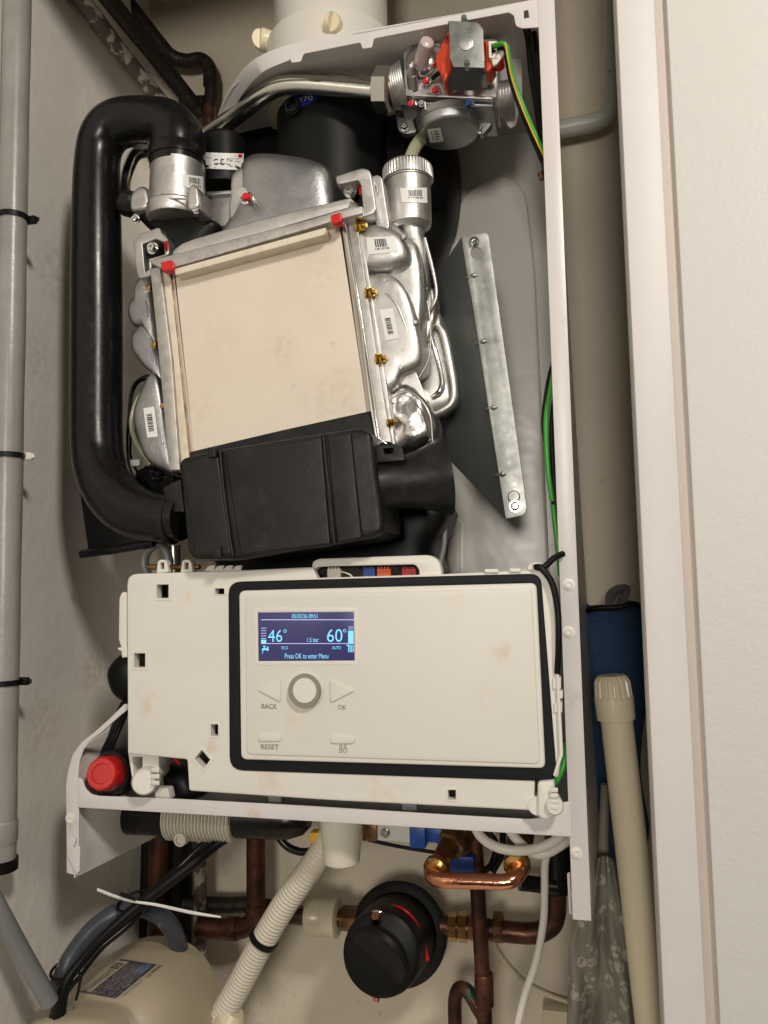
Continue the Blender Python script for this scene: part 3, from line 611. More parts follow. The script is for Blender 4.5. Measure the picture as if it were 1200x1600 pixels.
plateY('block_rim', [(322, 299), (372, 296), (373, 302), (323, 306)], .046, .01, 'alu', hx, r=1.5, bev=.001)

# ================================================================= AIR VENT CUP
av = thing('air_vent', 'round silver float cup with a knurled lid at the top right of the heat exchanger', 'vent', P(640, 370, .045))
A, B = P(641, 360, .045), P(637, 268, .045); s = S(A)
bm = bmesh.new(); lathe_bm(bm, A, B, [(0, 18*s), (.0, 26*s), (.06, 33*s), (.12, 34*s), (.8, 35*s), (.8, 37*s), (.98, 37*s)], 56); cup = finish('cup_body', bm, 'alu', av)
bm = bmesh.new(); C0, C1 = A.lerp(B, .82), A.lerp(B, 1.12); d = (C1-C0).normalized(); ux = XA; uy = d.cross(ux).normalized(); NS = 200; rings = []
for (t_, r_, kn) in ((0, 38, 1), (.02, 40, 1), (.62, 40, 1), (.74, 38.5, 0), (.86, 35, 0), (.98, 26, 0), (1, 18, 0)):
    rings.append([bm.verts.new(C0.lerp(C1, t_)+(ux*math.cos(2*math.pi*k/NS)+uy*math.sin(2*math.pi*k/NS))*(r_-(1.5 if kn and k % 4 < 2 else 0))*s) for k in range(NS)])
for i in range(len(rings)-1):
    for k in range(NS): bm.faces.new((rings[i][k], rings[i][(k+1) % NS], rings[i+1][(k+1) % NS], rings[i+1][k]))
bm.faces.new(rings[0]); bm.faces.new(rings[-1]); finish('knurled_lid', bm, 'alu', av, sharp=25)
lathe('neck', (650, 385, .045), (642, 350, .045), [(0, 14), (1, 20)], 'alu', av)
barcode([(625, 294), (667, 293), (668, 317), (628, 316)], [cup], av, bars=(.3, .15, .8, .55), digits='4 17100 05', seed=8)
tag(tube('clear_hose', [(637, 262, .045), (642, 245, .045), (650, 228, .055), (664, 212, .07), (680, 200, .09)], 10, 'clear'), 'short curved clear hose plugged into the knurled lid below the gas valve', 'hose')

# ================================================================= FAN
fan = thing('fan', 'black fan motor with a silver throat under the top end of the black hose', 'fan', P(280, 390, .06))
A, B = P(276, 345, .02), P(278, 262, .02); s = S(A)
bm = bmesh.new(); lathe_bm(bm, A, B, [(0, 44*s), (.05, 46*s), (.22, 46*s), (.26, 43*s), (1, 42*s)], 48); thr = finish('throat', bm, 'alu', fan)
pillow('flange_ear', [(215, 308), (234, 298), (242, 330), (222, 338), (212, 334)], .02, .012, 'alu', fan, e=5, back=.02)
pillow('flange_ear', [(300, 296), (312, 296), (316, 322), (312, 330), (298, 330)], -.004, .007, 'alu', fan, e=5, back=.02)
tube('throat_ridge', [(240, 316, .004), (262, 311, -.006), (290, 311, -.006), (305, 316, -.004)], 1.6, 'alu', fan, seg=8)
lathe('boss', (257, 290, -.003), (257, 305, -.004), [(0, 4), (1, 5)], 'alu', fan, seg=12)
bolt('flange_bolt', 307, 327, -.006, 5, 'chrome', fan, L=8, dx=0, dy=3)
bolt('flange_bolt', 213, 342, .01, 5, 'chrome', fan, L=8, dx=0, dy=3)
lathe('side_nut', (214, 322, .02), (192, 316, .02), [(0, 15), (.2, 20), (.8, 20), (1, 16)], 'blackp', fan, seg=14, smooth=False)
pillow('volute', [(222, 340), (262, 332), (312, 330), (332, 346), (350, 362), (318, 400), (270, 410), (256, 380), (232, 356)], .035, .02, 'black', fan, back=.05, e=4)
A2, B2 = P(350, 300, .07), P(349, 225, .07); s2 = S(A2); bm = bmesh.new()
lathe_bm(bm, A2, B2, [(0, 42*s2), (.1, 44*s2), (.3, 42*s2), (.34, 38*s2), (1, 37*s2), (1.1, 30*s2)], 48); mot = finish('motor', bm, 'black', fan)
lq = [(318, 238), (381, 240), (380, 266), (322, 263)]; tg = bvh([mot])
lb = decal('motor_label', lq, [(0, 0, 1, 1)], tg, .0008, 'label', fan, 12, 4)
text('mark', 'C E', [(333, 248), (350, 248), (350, 257.5), (333, 257.5)], tg, .0012, 'ink', lb, bold=.02)
rn = random.Random(7); rects = []
for k in range(46): u_, v_ = rn.uniform(.56, .72), rn.uniform(.25, .78); rects.append((u_, v_, u_+.02, v_+.06))
for k in range(5): v_ = .15+.16*k; rects.append((.77, v_, .77+rn.uniform(.1, .2), v_+.035)); rects.append((.04, v_ if k != 2 else .9, .04+rn.uniform(.1, .26), (v_ if k != 2 else .9)+.03))
decal('print', lq, rects, tg, .0012, 'greyink', lb, 1, 1)
decal('red_print', lq, [(.86, .04, .96, .24)], tg, .0014, 'redpaint', lb, 2, 2)
barcode([(285, 272), (318, 276), (318, 302), (287, 291)], [thr], fan, bars=(.3, .15, .85, .55), digits='4 17100', seed=9)

# ================================================================= GAS PIPE
gp = thing('gas_pipe', 'shiny bent steel gas pipe running from the gas valve down behind the black hose', 'pipe', P(500, 140, .06))
tube('pipe_run', [(592, 142, .035), (540, 137, .035), (480, 132, .035), (440, 134, .038), (415, 146, .045), (385, 168, .06), (350, 194, .08), (318, 214, .09), (280, 232, .085), (240, 236, .075), (214, 240, .065), (202, 260, .06), (196, 285, .055), (198, 316, .045)],
     [13.5, 13.5, 14, 14.5, 14, 14, 14, 13, 11, 10, 10, 9.5, 9, 9], 'steel', gp, seg=28, n=10)
hexbolt('union_nut', (588, 140, .035), (612, 140, .035), 33, 'nutsteel', gp)
lathe('collar', (584, 141, .035), (590, 141, .035), [(0, 20), (1, 22)], 'nutsteel', gp)

# ================================================================= GAS VALVE
gv = thing('gas_valve', 'gas valve with a silver diaphragm cover and a red coil under a galvanised bracket', 'valve', P(700, 200, .06))
bd = plateY('valve_body', [(630, 70), (645, 62), (776, 60), (777, 152), (632, 149)], .03, .05, 'alu_matt', gv, r=4, bev=.0014)
plateY('body_rim', [(640, 66), (690, 65), (690, 70), (645, 71), (644, 143), (770, 150), (770, 155), (634, 149), (634, 76)], .027, .005, 'alu_s', gv, r=1, bev=.0006)
plateY('lower_body', [(626, 149), (772, 156), (771, 167), (624, 163)], .036, .05, 'alu_d', gv, r=3, bev=.002)
dca = P(693, 166, .026)+Vector((0, .030, 0)); dcv = lathe('diaphragm_cover', dca+Vector((0, 0, .006)), dca-Vector((0, 0, .0095)), [(0, 50), (.4, 50), (.45, 48.5), (.85, 47.5), (.95, 46), (1.0, 43)], 'alu_d', gv, seg=64)
tube('cover_rib', [(664, 160, .03), (665, 172, .03)], 2.0, 'alu', gv, seg=10)
lb = decal('label', [(667, 202), (688, 199), (693, 221), (672, 223)], [(0, 0, 1, 1)], bvh([dcv]), .0008, 'label', gv)
decal('print', [(667, 202), (688, 199), (693, 221), (672, 223)], [(.25, .2, .32, .85), (.45, .2, .8, .3), (.45, .38, .8, .5), (.45, .58, .8, .68), (.45, .75, .7, .85)], bvh([dcv]), .0010, 'greyink', lb, 1, 1)
lathe('inlet_thread', (610, 140, .04), (634, 133, .04), [(k/14, 27+.6*k+(1.6 if k % 2 else 0)) for k in range(15)], 'alu', gv)
bm = bmesh.new(); tube_bm(bm, [(612, 135, .05), (606, 150, .05)], 1); bm.free()
lathe('outlet_thread', (766, 158, .055), (803, 152, .055), [(k/16, 24.5+(1.8 if k % 2 else 0)) for k in range(17)], 'alu', gv)
plateY('mount_bracket', [(776, 58), (806, 66), (815, 86), (816, 150), (806, 196), (796, 200), (790, 190), (776, 150)], .07, .003, 'case', gv, r=6)
lathe('regulator_seat', (659, 98, .030), (659, 98, .0255), [(0, 26), (1, 25.5)], 'alu_d', gv, seg=40)
lathe('regulator_disc', (659, 98, .0255), (659, 98, .0195), [(0, 23), (.35, 23), (1, 14)], 'chrome', gv, seg=40)
lathe('clear_cap', (657, 100, .022), (668, 64, -.002), [(0, 12.5), (.85, 11.5), (.96, 10), (1, 7)], 'tcap', gv, seg=28)
# coil
lathe('coil', (706, 98, .03), (704, 95, .004), [(0, 22), (1, 22)], 'redcoil', gv, seg=40)
plateY('coil_side', [(687, 72), (701, 48), (706, 95), (706, 108), (694, 128), (687, 112)], .004, .022, 'redcoil', gv, r=4, bev=.002)
yk = plateY('coil_yoke', [(701, 32), (744, 34), (750, 38), (755, 46), (757, 106), (708, 104), (703, 90)], -.006, .0016, 'zinc', gv, r=1.5, bev=.0005)
a = [P(708, 104, -.0052), P(757, 106, -.0052), P(744, 142, .018), P(694, 140, .018)]
bm = bmesh.new(); f = bm.faces.new([bm.verts.new(p) for p in a]); bmesh.ops.solidify(bm, geom=[f], thickness=.0012); finish('yoke_lower', bm, 'zinc_shaded', gv, smooth=False)
a = [P(701, 32, -.0052), P(703, 90, -.0052), P(690, 80, .024), P(690, 40, .024)]
bm = bmesh.new(); f = bm.faces.new([bm.verts.new(p) for p in a]); bmesh.ops.solidify(bm, geom=[f], thickness=.0008); 
bm.free()
tube('yoke_edge', [(702, 34, -.004), (690, 66, .012), (688, 76, .02)], 1.4, 'zinc', gv, seg=8)
lathe('yoke_rivet', (729, 69, -.006), (729, 69, -.0072), [(0, 10.5), (.8, 10.5), (1, 9.2)], 'alu', yk, seg=32)
lathe('yoke_pin', (731, 107, -.002), (731, 103, -.008), [(0, 6), (1, 4)], 'zinc', yk, seg=14)
lathe('yoke_pin', (726, 36, -.002), (726, 33, -.008), [(0, 6), (1, 4)], 'zinc', yk, seg=14)
plateY('coil_side', [(755, 62), (765, 64), (773, 98), (765, 110), (758, 112)], .002, .02, 'redcoil', gv, r=3, bev=.002)
lathe('red_lug', (780, 104, .012), (779, 103, .004), [(0, 9), (1, 9), (1, 4), (.5, 4)], 'red', gv, seg=20)
plateY('white_socket', [(763, 64), (777, 64), (778, 91), (764, 90)], -.002, .012, 'white', gv, r=1, bev=.0005, holes=[[(767, 68), (774, 68), (775, 87), (768, 87)]])
for k in range(3): tube('pin', [(770+k*.5, 71+k*6, .002), (777, 71+k*6, -.005)], 1.3, 'chrome', gv, seg=8)
plateY('white_tag', [(768, 92), (776, 84), (786, 78), (788, 84), (776, 100), (770, 103)], -.001, .003, 'plastic_shade', gv, r=1)
for q in ((647, 131), (760, 126)): lathe('adjuster_screw', (q[0]-1, q[1]+7, .030), (q[0]+1, q[1]-11, .014), [(0, 9), (.6, 9), (.62, 7.5), (.9, 7), (1, 5.5), (.9, 3)], 'alu_d', gv, seg=20)
for q, mm in (((665, 127), 'redpaint'), ((680, 141), 'redpaint'), ((643, 162), 'redpaint'), ((732, 161), 'blue')):
    k_ = bolt('seal_screw', q[0]+3, q[1], .026 if q[1] < 150 else .033, 4.6, 'chrome', gv, L=7); lathe('paint_spot', (q[0], q[1], .0215 if q[1] < 150 else .0285), (q[0]-1, q[1]+1, .0195 if q[1] < 150 else .0265), [(0, 5), (.6, 5), (1, 3)], mm, k_, seg=10)
plateY('body_ear', [(618, 176), (640, 170), (652, 206), (634, 210), (622, 204)], .062, .008, 'alu_d', gv, r=6, bev=.001); plateY('body_ear', [(744, 172), (770, 170), (768, 196), (752, 212), (740, 206)], .062, .008, 'alu_d', gv, r=6, bev=.001)
bolt('body_screw', 633, 200, .061, 5, 'chrome', gv, L=8); bolt('body_screw', 749, 203, .061, 5, 'chrome', gv, L=8); bolt('body_screw', 659, 163, .033, 4, 'alu', gv, L=6)
tube('black_lead', [(676, 122, .024), (688, 112, .016), (694, 108, .01)], 4, 'black', gv, seg=10)

# ================================================================= WIRES by the post
t_ = thing('earth_wire', 'green and yellow earth wire from the gas valve to the right hand post', 'wire', P(800, 100, 0))
tube('green_jacket', [(768, 72, .004), (777, 70, -.004), (786, 68, -.007), (792, 74, -.006), (796, 95, -.002), (803, 125, .004), (817, 165, .01), (836, 210, .01), (856, 254, .008)], 3.6, 'green', t_, seg=12)
tube('yellow_stripe', [(788, 67.5, -.0085), (790.5, 74, -.0085), (794, 95, -.005), (800.5, 125, .001), (814.5, 165, .0068), (833.5, 210, .0068), (855, 254, .005)], 1.2, 'yellow', t_, seg=8)
tag(tube('black_wire', [(768, 80, .005), (777, 76, 0), (786, 74, .002), (792, 92, .006), (798, 125, .012), (811, 165, .018), (830, 212, .016), (852, 262, .01)], 3.6, 'black', seg=12), 'black wire lying just under the green wire beside the gas valve', 'wire')
t_ = thing('black_cable', 'pair of thick black cables hanging behind the top of the white post', 'cable', P(835, 100, .03))
tube('strand', [(818, 30, .03), (826, 60, .03), (832, 120, .03), (842, 180, .03), (854, 270, .02)], 6, 'black', t_); tube('strand', [(826, 30, .04), (836, 60, .04), (841, 120, .04), (850, 200, .04), (856, 280, .03)], 5, 'blackp', t_)
t_ = thing('wire_bundle', 'green wire bundled with black wires beside the middle of the white post', 'wires', P(858, 700, .02))
tube('green_wire', [(868, 570, .02), (860, 610, .015), (853, 660, .012), (856, 730, .012), (864, 790, .012), (872, 860, .012), (876, 900, .015)], 4, 'green', t_, seg=12)
tube('black_strand', [(866, 560, .025), (856, 600, .02), (849, 655, .018), (852, 690, .02)], 3.5, 'black', t_, seg=12)
tube('black_strand', [(870, 600, .02), (862, 660, .018), (864, 730, .018), (870, 790, .018), (878, 880, .018)], 4, 'black', t_, seg=12)
lathe('wire_clip', (866, 783, .012), (867, 788, .012), [(0, 6), (1, 6)], 'black', t_, seg=14)
lathe('grommet', (846, 270, .05), (848, 280, .05), [(0, 6), (1, 5)], 'oldbrass', t_, seg=12)

# ================================================================= GALVANISED BRACKET
gb = thing('support_bracket', 'tapered galvanised steel bracket standing between the heat exchanger and the white post', 'bracket', P(750, 600, .12))
YF = .05
w0, w1, w2 = P(721, 370, YF+.001), P(790, 811, YF+.001), P(668, 600, .13); wn = (w1-w0).cross(w2-w0).normalized()
def onweb(px, py):
    d = ray(px, py); return CAM+d*((w0-CAM).dot(wn)/d.dot(wn))
bm = bmesh.new(); lo = [onweb(*q) for q in ((721, 370), (790, 811), (690, 706), (668, 640), (668, 452))]
va = [bm.verts.new(p) for p in lo]; vb = [bm.verts.new(p+Vector((0, .0014, 0))) for p in lo]; bm.faces.new(va); bm.faces.new(vb[::-1])
for k in range(5): bm.faces.new((va[k], va[(k+1) % 5], vb[(k+1) % 5], vb[k]))
finish('web', bm, 'zinc_shaded', gb, smooth=False)
fla = plateY('flange', [(722, 370), (757, 362), (763, 366), (824, 796), (819, 805), (790, 811)], YF-.001, .0015, 'zinc', gb, r=5, bev=.0004,
       holes=[[(735+9*math.cos(a)+9, 395+9*math.sin(a)) for a in [2*math.pi*k/16 for k in range(16)]]])
for q in ((735, 432), (750, 535), (766, 638), (780, 742)):
    bm = bmesh.new(); a, b_ = P(q[0]-9, q[1]+2, YF+.003), P(q[0]+12, q[1]-2, YF-.001); s = S(a)
    lathe_bm(bm, a, b_, [(0, .6*s), (.3, 3.4*s), (.75, 5*s), (1, 1*s)], 12); finish('stiffener', bm, 'zinc', gb)
bolt('screw', 741, 378, YF-.002, 6, 'chrome', gb, L=7); bolt('screw', 805, 791, YF-.002, 7, 'chrome', gb, L=6)
lathe('dimple', (803, 776, YF-.001), (803, 776, YF-.0024), [(0, 10), (1, 8)], 'zinc', fla, seg=24)
bolt('nut', 695, 713, .06, 5, 'chrome', gb, L=8, dx=4)

# ================================================================= AIR HOSE
ah = thing('air_hose', 'thick black air hose looping down the left side of the heat exchanger', 'hose', P(150, 600, .03))
hp = [(278, 240, .02), (277, 215, .02), (262, 196, .022), (235, 190, .025), (205, 190, .026), (178, 197, .026), (161, 216, .026), (153, 245, .026), (151, 300, .026), (151, 420, .026), (151, 560, .026), (151, 680, .022), (157, 730, .018), (175, 770, .012), (205, 797, .006), (245, 808, 0), (285, 810, -.002)]
tube('hose_body', hp, [42, 41, 38, 36, 36, 36, 35, 34, 36, 38.5, 39, 39, 40, 41, 42, 38, 35], 'rubber', ah, seg=40, n=10)
lathe('cuff', (277, 236, .02), (277, 266, .02), [(0, 42), (.1, 44), (.6, 44), (.62, 42), (1, 42)], 'rubber', ah)
lathe('end_clip', (262, 812, -.001), (272, 812, -.001), [(0, 37), (.1, 39), (.9, 39), (1, 37)], 'blackp', ah)
# flared black shroud behind the bend
pl = thing('drip_shroud', 'black flared sheet with a rolled lower lip behind the bottom bend of the hose', 'shroud', P(180, 850, .06))
plateY('sheet', [(122, 750), (200, 760), (240, 800), (240, 848), (138, 862)], .055, .003, 'black', pl, r=3)
tube('rolled_lip', [(127, 866, .05), (180, 859, .05), (240, 848, .05)], 6.5, 'rubber', pl)

# ================================================================= SILENCER BOX
sb = thing('air_silencer', 'black plastic intake silencer box with a flared horn under the heat exchanger', 'silencer', P(440, 860, 0))
YS = -.034
sbody = plateY('box_body', [(279, 722), (285, 715), (330, 704), (505, 676), (560, 668), (580, 676), (587, 735), (599, 815), (598, 833), (580, 840), (520, 850), (370, 875), (300, 875), (292, 862)], YS, .07, 'blackp', sb, r=8, bev=.0045, bres=5)
plateY('raised_panel', [(350, 706), (502, 681), (517, 852), (375, 868)], YS-.0022, .01, 'blackp', sb, r=6, bev=.002, bres=4)
plateY('raised_panel', [(283, 722), (340, 708), (362, 868), (304, 870)], YS-.0022, .01, 'blackp', sb, r=6, bev=.002, bres=4)
plateY('raised_panel', [(510, 680), (548, 674), (566, 842), (526, 850)], YS-.0025, .01, 'blackp', sb, r=6, bev=.002, bres=4)
for q in (((344, 704), (349, 760), (358, 830), (364, 868)), ((505, 677), (510, 730), (517, 790), (523, 850))):
    tube('seam', [(*p, YS-.002) for p in q], 2.6, 'blackp', sb, seg=12)
for q in ((330, 706), (338, 862)): plateY('snap_clip', [(q[0]-6, q[1]-7), (q[0]+6, q[1]-8), (q[0]+7, q[1]+8), (q[0]-5, q[1]+9)], YS-.006, .006, 'blackp', sb, r=1.5)
A, B = P(560, 764, -.012), P(694, 745, -.012); s = S(A)
lathe('horn', (560, 764, -.012), (696, 744, .0125), [(0, 43), (.08, 41), (.25, 39), (.42, 39.5), (.56, 42), (.68, 46), (.8, 51.5), (.9, 57), (.985, 63), (1, 63.5), (1.0, 61.5), (.9, 54), (.6, 40), (.2, 38)], 'blackp', sb, seg=64)
plateY('slotted_tab', [(572, 696), (618, 693), (628, 700), (634, 720), (578, 724)], -.022, .006, 'blackp', sb, r=4, bev=.001, holes=[[(599, 701), (614, 700), (614, 708), (600, 709)]])
plateY('inlet_ear', [(254, 762), (282, 748), (288, 800), (262, 800)], -.016, .006, 'blackp', sb, r=3)
# black connector tangle and fine wires left of the exchanger
cw = thing('sensor_wires', 'thin black wires with a white connector left of the heat exchanger', 'wires', P(210, 740, .05))
tube('wire', [(245, 584, .05), (222, 590, .05), (206, 608, .05), (201, 650, .05), (199, 700, .05), (204, 735, .05), (222, 765, .05)], 2, 'black', cw, seg=8)
tube('wire', [(243, 588, .055), (216, 598, .055), (205, 625, .055), (204, 680, .055), (206, 720, .055), (230, 760, .05)], 2, 'black', cw, seg=8)
box('connector', P(213, 724, .045)-Vector((.005, .003, .003)), P(213, 724, .045)+Vector((.005, .003, .0035)), 'label', cw, bev=.0008)
for k in range(9):
    a = rad(40*k); tube('loose_loop', [(222+6*math.cos(a), 730+5*k*.4, .05), (238+8*math.sin(a*1.7), 742+6*math.cos(a), .045), (252+6*math.cos(a*1.3), 746+10*math.sin(a), .05), (272, 752+6*math.sin(2*a), .05)], 3.2, 'black', cw, seg=8)
o = pillow('wire_sleeve', [(216, 738), (240, 728), (270, 735), (284, 750), (270, 772), (236, 776), (218, 762)], .06, .012, 'black', cw, back=.03, amp=.001)

# ================================================================= CONTROL PANEL
cp = thing('control_panel', 'cream control panel with a small blue screen, a round dial and a black gasket', 'control panel', P(540, 1240, .02))
YP = -.012
sq = lambda x_, y_, w, h: [(x_-w/2, y_-h/2), (x_+w/2, y_-h/2), (x_+w/2, y_+h/2), (x_-w/2, y_+h/2)]
holes = [sq(254, 924, 18, 21), sq(343, 924, 14, 9), sq(218, 1032, 17, 22), sq(335, 1141, 11, 18), sq(706, 1242, 12, 15), [(315, 1172), (328, 1187), (318, 1201), (304, 1186)]]
outer = [(198, 897), (380, 891), (489, 886), (495, 903), (690, 897), (846, 890), (862, 900), (868, 930), (878, 1180), (872, 1215), (836, 1217), (834, 1267), (520, 1251), (295, 1236), (292, 1187), (199, 1178)]
fp = plateY('housing', outer, YP, .010, 'plastic', cp, r=[16, 2, 2, 1, 2, 12, 8, 6, 10, 4, 2, 3, 2, 4, 3, 4], bev=.0016, bres=3, holes=holes)
for h in holes:
    cxh = sum(p[0] for p in h)/4; cyh = sum(p[1] for p in h)/4
    big_ = [(cxh+(p[0]-cxh)*1.45, cyh+(p[1]-cyh)*1.4) for p in h]; sm = [(cxh+(p[0]-cxh)*1.02, cyh+(p[1]-cyh)*1.02) for p in h]
    plateY('hole_rim', big_, YP-.0006, .002, 'plastic', cp, bev=.0003, holes=[sm], r=0)
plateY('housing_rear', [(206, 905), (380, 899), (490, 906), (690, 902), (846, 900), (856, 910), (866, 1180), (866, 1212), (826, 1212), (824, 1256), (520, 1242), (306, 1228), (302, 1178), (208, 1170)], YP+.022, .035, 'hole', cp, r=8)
bm = bmesh.new()
gk = plateY('gasket', [(356, 909), (845, 896), (871, 1222), (358, 1204)], YP-.0015, .004, 'gasket', cp, r=[20, 18, 20, 22], bev=.0014, bres=3,
            holes=[[(374, 924), (836, 912), (850, 1200), (376, 1186)]], hr=12)
YQ = YP-.0065
ft = plateY('front_plate', [(373, 923), (838, 911), (852, 1201), (376, 1187)], YQ, .009, 'plastic', cp, r=10, bev=.0016, bres=4)
plateY('front_inset', [(383, 930), (831, 919), (844, 1194), (385, 1179)], YQ-.0012, .003, 'plastic2', cp, r=9, bev=.0009, bres=3)
YI = YQ-.0012
plateY('screen_surround', [(397, 950), (559, 949), (560, 1039), (398, 1040)], YI-.0003, .001, 'plastic', cp, r=4, bev=.0003, holes=[[(402, 955.5), (554, 955), (555, 1032.5), (403, 1033)]], hr=1)
scr = plateY('screen', [(403, 957), (553, 956), (554, 1032), (404, 1033)], YI-.0004, .0008, 'screen', cp, bev=.0001)
plateY('screen_edge', [(402, 955.5), (554.5, 955), (555.5, 1033.5), (403, 1034)], YI-.0002, .0004, 'screen_edge', cp, bev=.0001)
YL = YI-.0004
def lcd(name, s, x0, y0, x1, y1, m='lcd', bold=0): return text(name, s, [(x0, y0), (x1, y0), (x1, y1), (x0, y1)], YL, .0002, m, scr, bold)
lcd('date_text', '05/03/26 09:51', 456, 959.5, 496, 966)
lcd('water_temperature', '46', 419, 984, 441, 1003, bold=-.004); lcd('heating_temperature', '60', 511, 983, 535, 1003, bold=-.004)
lcd('pressure_text', '1.5 bar', 480, 996.5, 498, 1003); lcd('mode_text', 'ECO', 440, 1010, 450, 1014.5); lcd('mode_text', 'AUTO', 519, 1009.5, 532.5, 1014.5)
lcd('menu_text', 'Press OK to enter Menu', 445, 1021, 513, 1029)
def lrect(name, rs, m='lcd'): return decal(name, [(0, 0), (1, 0), (1, 1), (0, 1)], rs, YL, .0002, m, scr, 1, 1)
for (x_, y_) in ((445.5, 986), (538.5, 985.5)):
    bm = bmesh.new(); cc = P(x_, y_, YL-.0002); s = S(cc); n_ = 20
    ri = [[bm.verts.new(cc+Vector((math.cos(a)*r_*s, 0, math.sin(a)*r_*s))) for a in [2*math.pi*k/n_ for k in range(n_)]] for r_ in (2.6, 1.7)]
    for k in range(n_): bm.faces.new((ri[0][k], ri[0][(k+1) % n_], ri[1][(k+1) % n_], ri[1][k]))
    finish('degree_sign', bm, 'lcd', scr)
lrect('divider_line', [(408, 967.8, 553, 968.9), (408, 1005, 553, 1006)], 'lcd_w')
lrect('level_ticks', [(408, 981+4*k, 416, 981.9+4*k) for k in range(5)]+[(544, 979, 552.5, 979.9), (544, 982.3, 552.5, 983.2)], 'lcd_w')
lrect('level_bar', [(408, 999.5, 416, 1005), (544, 985.5, 552.5, 1005)])
lrect('radiator_icon', [(541.5, 1007.5, 546, 1009.5)]+[(544+2.4*k, 1007.5, 545.3+2.4*k, 1019) for k in range(4)])
lrect('tap_icon', [(411, 1009, 415, 1010.5), (412.3, 1010.5, 413.8, 1013), (409.5, 1013, 419, 1015.8), (417, 1010.5, 419.5, 1017), (409.5, 1014, 411.5, 1017.5), (409.5, 1018.8, 411.2, 1020.6)])
def button(name, pts, r, h=.0016, m='plastic2'):
    c0 = [sum(p[0] for p in pts)/len(pts), sum(p[1] for p in pts)/len(pts)]
    plateY(name+'_seat', [(c0[0]+(p[0]-c0[0])*1.07, c0[1]+(p[1]-c0[1])*1.09) for p in pts], YI-.00015, .0004, 'plastic_shade', cp, r=r, bev=.0001)
    return plateY(name, pts, YI-h, h+.001, m, cp, r=r, bev=.0006, bres=3)
button('back_button', [(401, 1078), (438, 1060), (439, 1098)], 6); button('ok_button', [(515, 1061), (555, 1079), (516, 1099)], 6)
button('reset_button', sq(421, 1153, 36, 11), 5.4); button('service_button', sq(535, 1156, 38, 12), 5.8)
lathe('dial_base', (478, 1079, YI), (478, 1079, YI-.002), [(0, 28.5), (.7, 28), (1, 27)], 'plastic', cp, seg=64)
dl = lathe('dial_ring', (477, 1079, YI-.002), (477, 1079, YI-.006), [(0, 26.5), (.7, 26.3), (1, 25.2)], 'grip', cp, seg=64)
lathe('dial_face', (476, 1079, YI-.006), (476, 1079, YI-.0068), [(0, 19.5), (.6, 19.3), (1, 18.8)], 'plastic', dl, seg=64)
def ptext(s, x0, y0, x1, y1, sl=0): text('lettering', s, [(x0, y0), (x1, y0+sl), (x1, y1+sl), (x0, y1)], YI, .0003, 'greyink', ft, .012)
ptext('BACK', 408.5, 1099.5, 433, 1107.5, .6); ptext('OK', 528, 1101, 541, 1108.8, .3); ptext('RESET', 407.5, 1162.5, 435.5, 1170.5, .8)
decal('tool_icon', [(0, 0), (1, 0), (1, 1), (0, 1)], [(530.5, 1164, 531.6, 1176), (533.5, 1164, 534.6, 1176), (530.5, 1164, 534.6, 1165), (530.5, 1170, 534.6, 1171), (530.5, 1175, 534.6, 1176),
      (537.5, 1163, 538.5, 1169), (539.8, 1163, 540.8, 1169), (536.3, 1169, 542, 1170), (536.3, 1170, 537.3, 1175), (541, 1170, 542, 1175), (537, 1175, 541.3, 1176)], YI, .0003, 'greyink', ft, 1, 1)
# raised rear hood with the connector bay
plateY('connector_hood', [(487, 884), (489, 877), (498, 873), (672, 867), (686, 876), (690, 892), (690, 905), (655, 905), (655, 890), (648, 882), (510, 885), (496, 886), (490, 892)], YP+.004, .012, 'plastic', cp, r=[3, 3, 3, 10, 8, 4, 2, 2, 6, 4, 3, 2, 2], bev=.0012)
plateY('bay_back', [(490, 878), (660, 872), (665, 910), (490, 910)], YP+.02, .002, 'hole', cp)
for (x_, w, mm) in ((522, 22, 'ivorypl'), (577, 19, 'blue'), (600, 22, 'orange'), (639, 22, 'red')):
    bm = bmesh.new(); a = P(x_, 905, YP+.014); s = S(a); box_bm(bm, a-Vector((w/2*s, 0, 0)), a+Vector((w/2*s, .008, 16*s)))
    for k in range(4): u_ = -w/2+1+k*(w-2)/4; box_bm(bm, a+Vector((u_*s, .001, 16*s)), a+Vector(((u_+2.4)*s, .006, 19*s)))
    finish('connector', bm, mm, cp)
bm = bmesh.new(); tube_bm(bm, [(533, 893, YP+.012), (545, 897, YP+.012), (552, 903, YP+.012)], 1.5, seg=8); finish('lead', bm, 'ivorypl', cp)
for x_ in (253, 291):
    plateY('hinge_lug', [(x_-9, 896), (x_-7, 877), (x_-2, 874), (x_+5, 875), (x_+8, 880), (x_+10, 894)], YP+.002, .008, 'plastic', cp, r=3, bev=.0008, holes=[sq(x_, 884, 6, 10)])
tube('hinge_pin', [(232, 886, YP+.008), (312, 886, YP+.008)], 4, 'oldbrass', cp, seg=14)
for k in range(4): plateY('shaft_key', [(318+k*14, 893), (326+k*14, 884), (336+k*14, 883), (334+k*14, 893)], YP+.006, .004, 'plastic_shade', cp, r=1)
plateY('grip_handle', [(186, 935), (190, 925), (199, 925), (199, 1012), (190, 1014), (185, 1000)], YP+.006, .02, 'plastic', cp, r=4, bev=.001)
plateY('grip_foot', [(183, 1012), (199, 1011), (199, 1027), (190, 1028), (189, 1017), (184, 1016)], YP+.004, .02, 'plastic', cp, r=2, bev=.001)
plateY('cord_eye', [(824, 892), (824, 884), (832, 878), (846, 879), (850, 892)], YP-.001, .008, 'plastic', cp, r=6, bev=.001, holes=[sq(836, 886, 7, 6)])
for q in (sq(768, 892, 22, 6), sq(805, 891, 18, 6)): plateY('top_latch', q, YP-.002, .006, 'plastic', cp, r=1, bev=.0006)
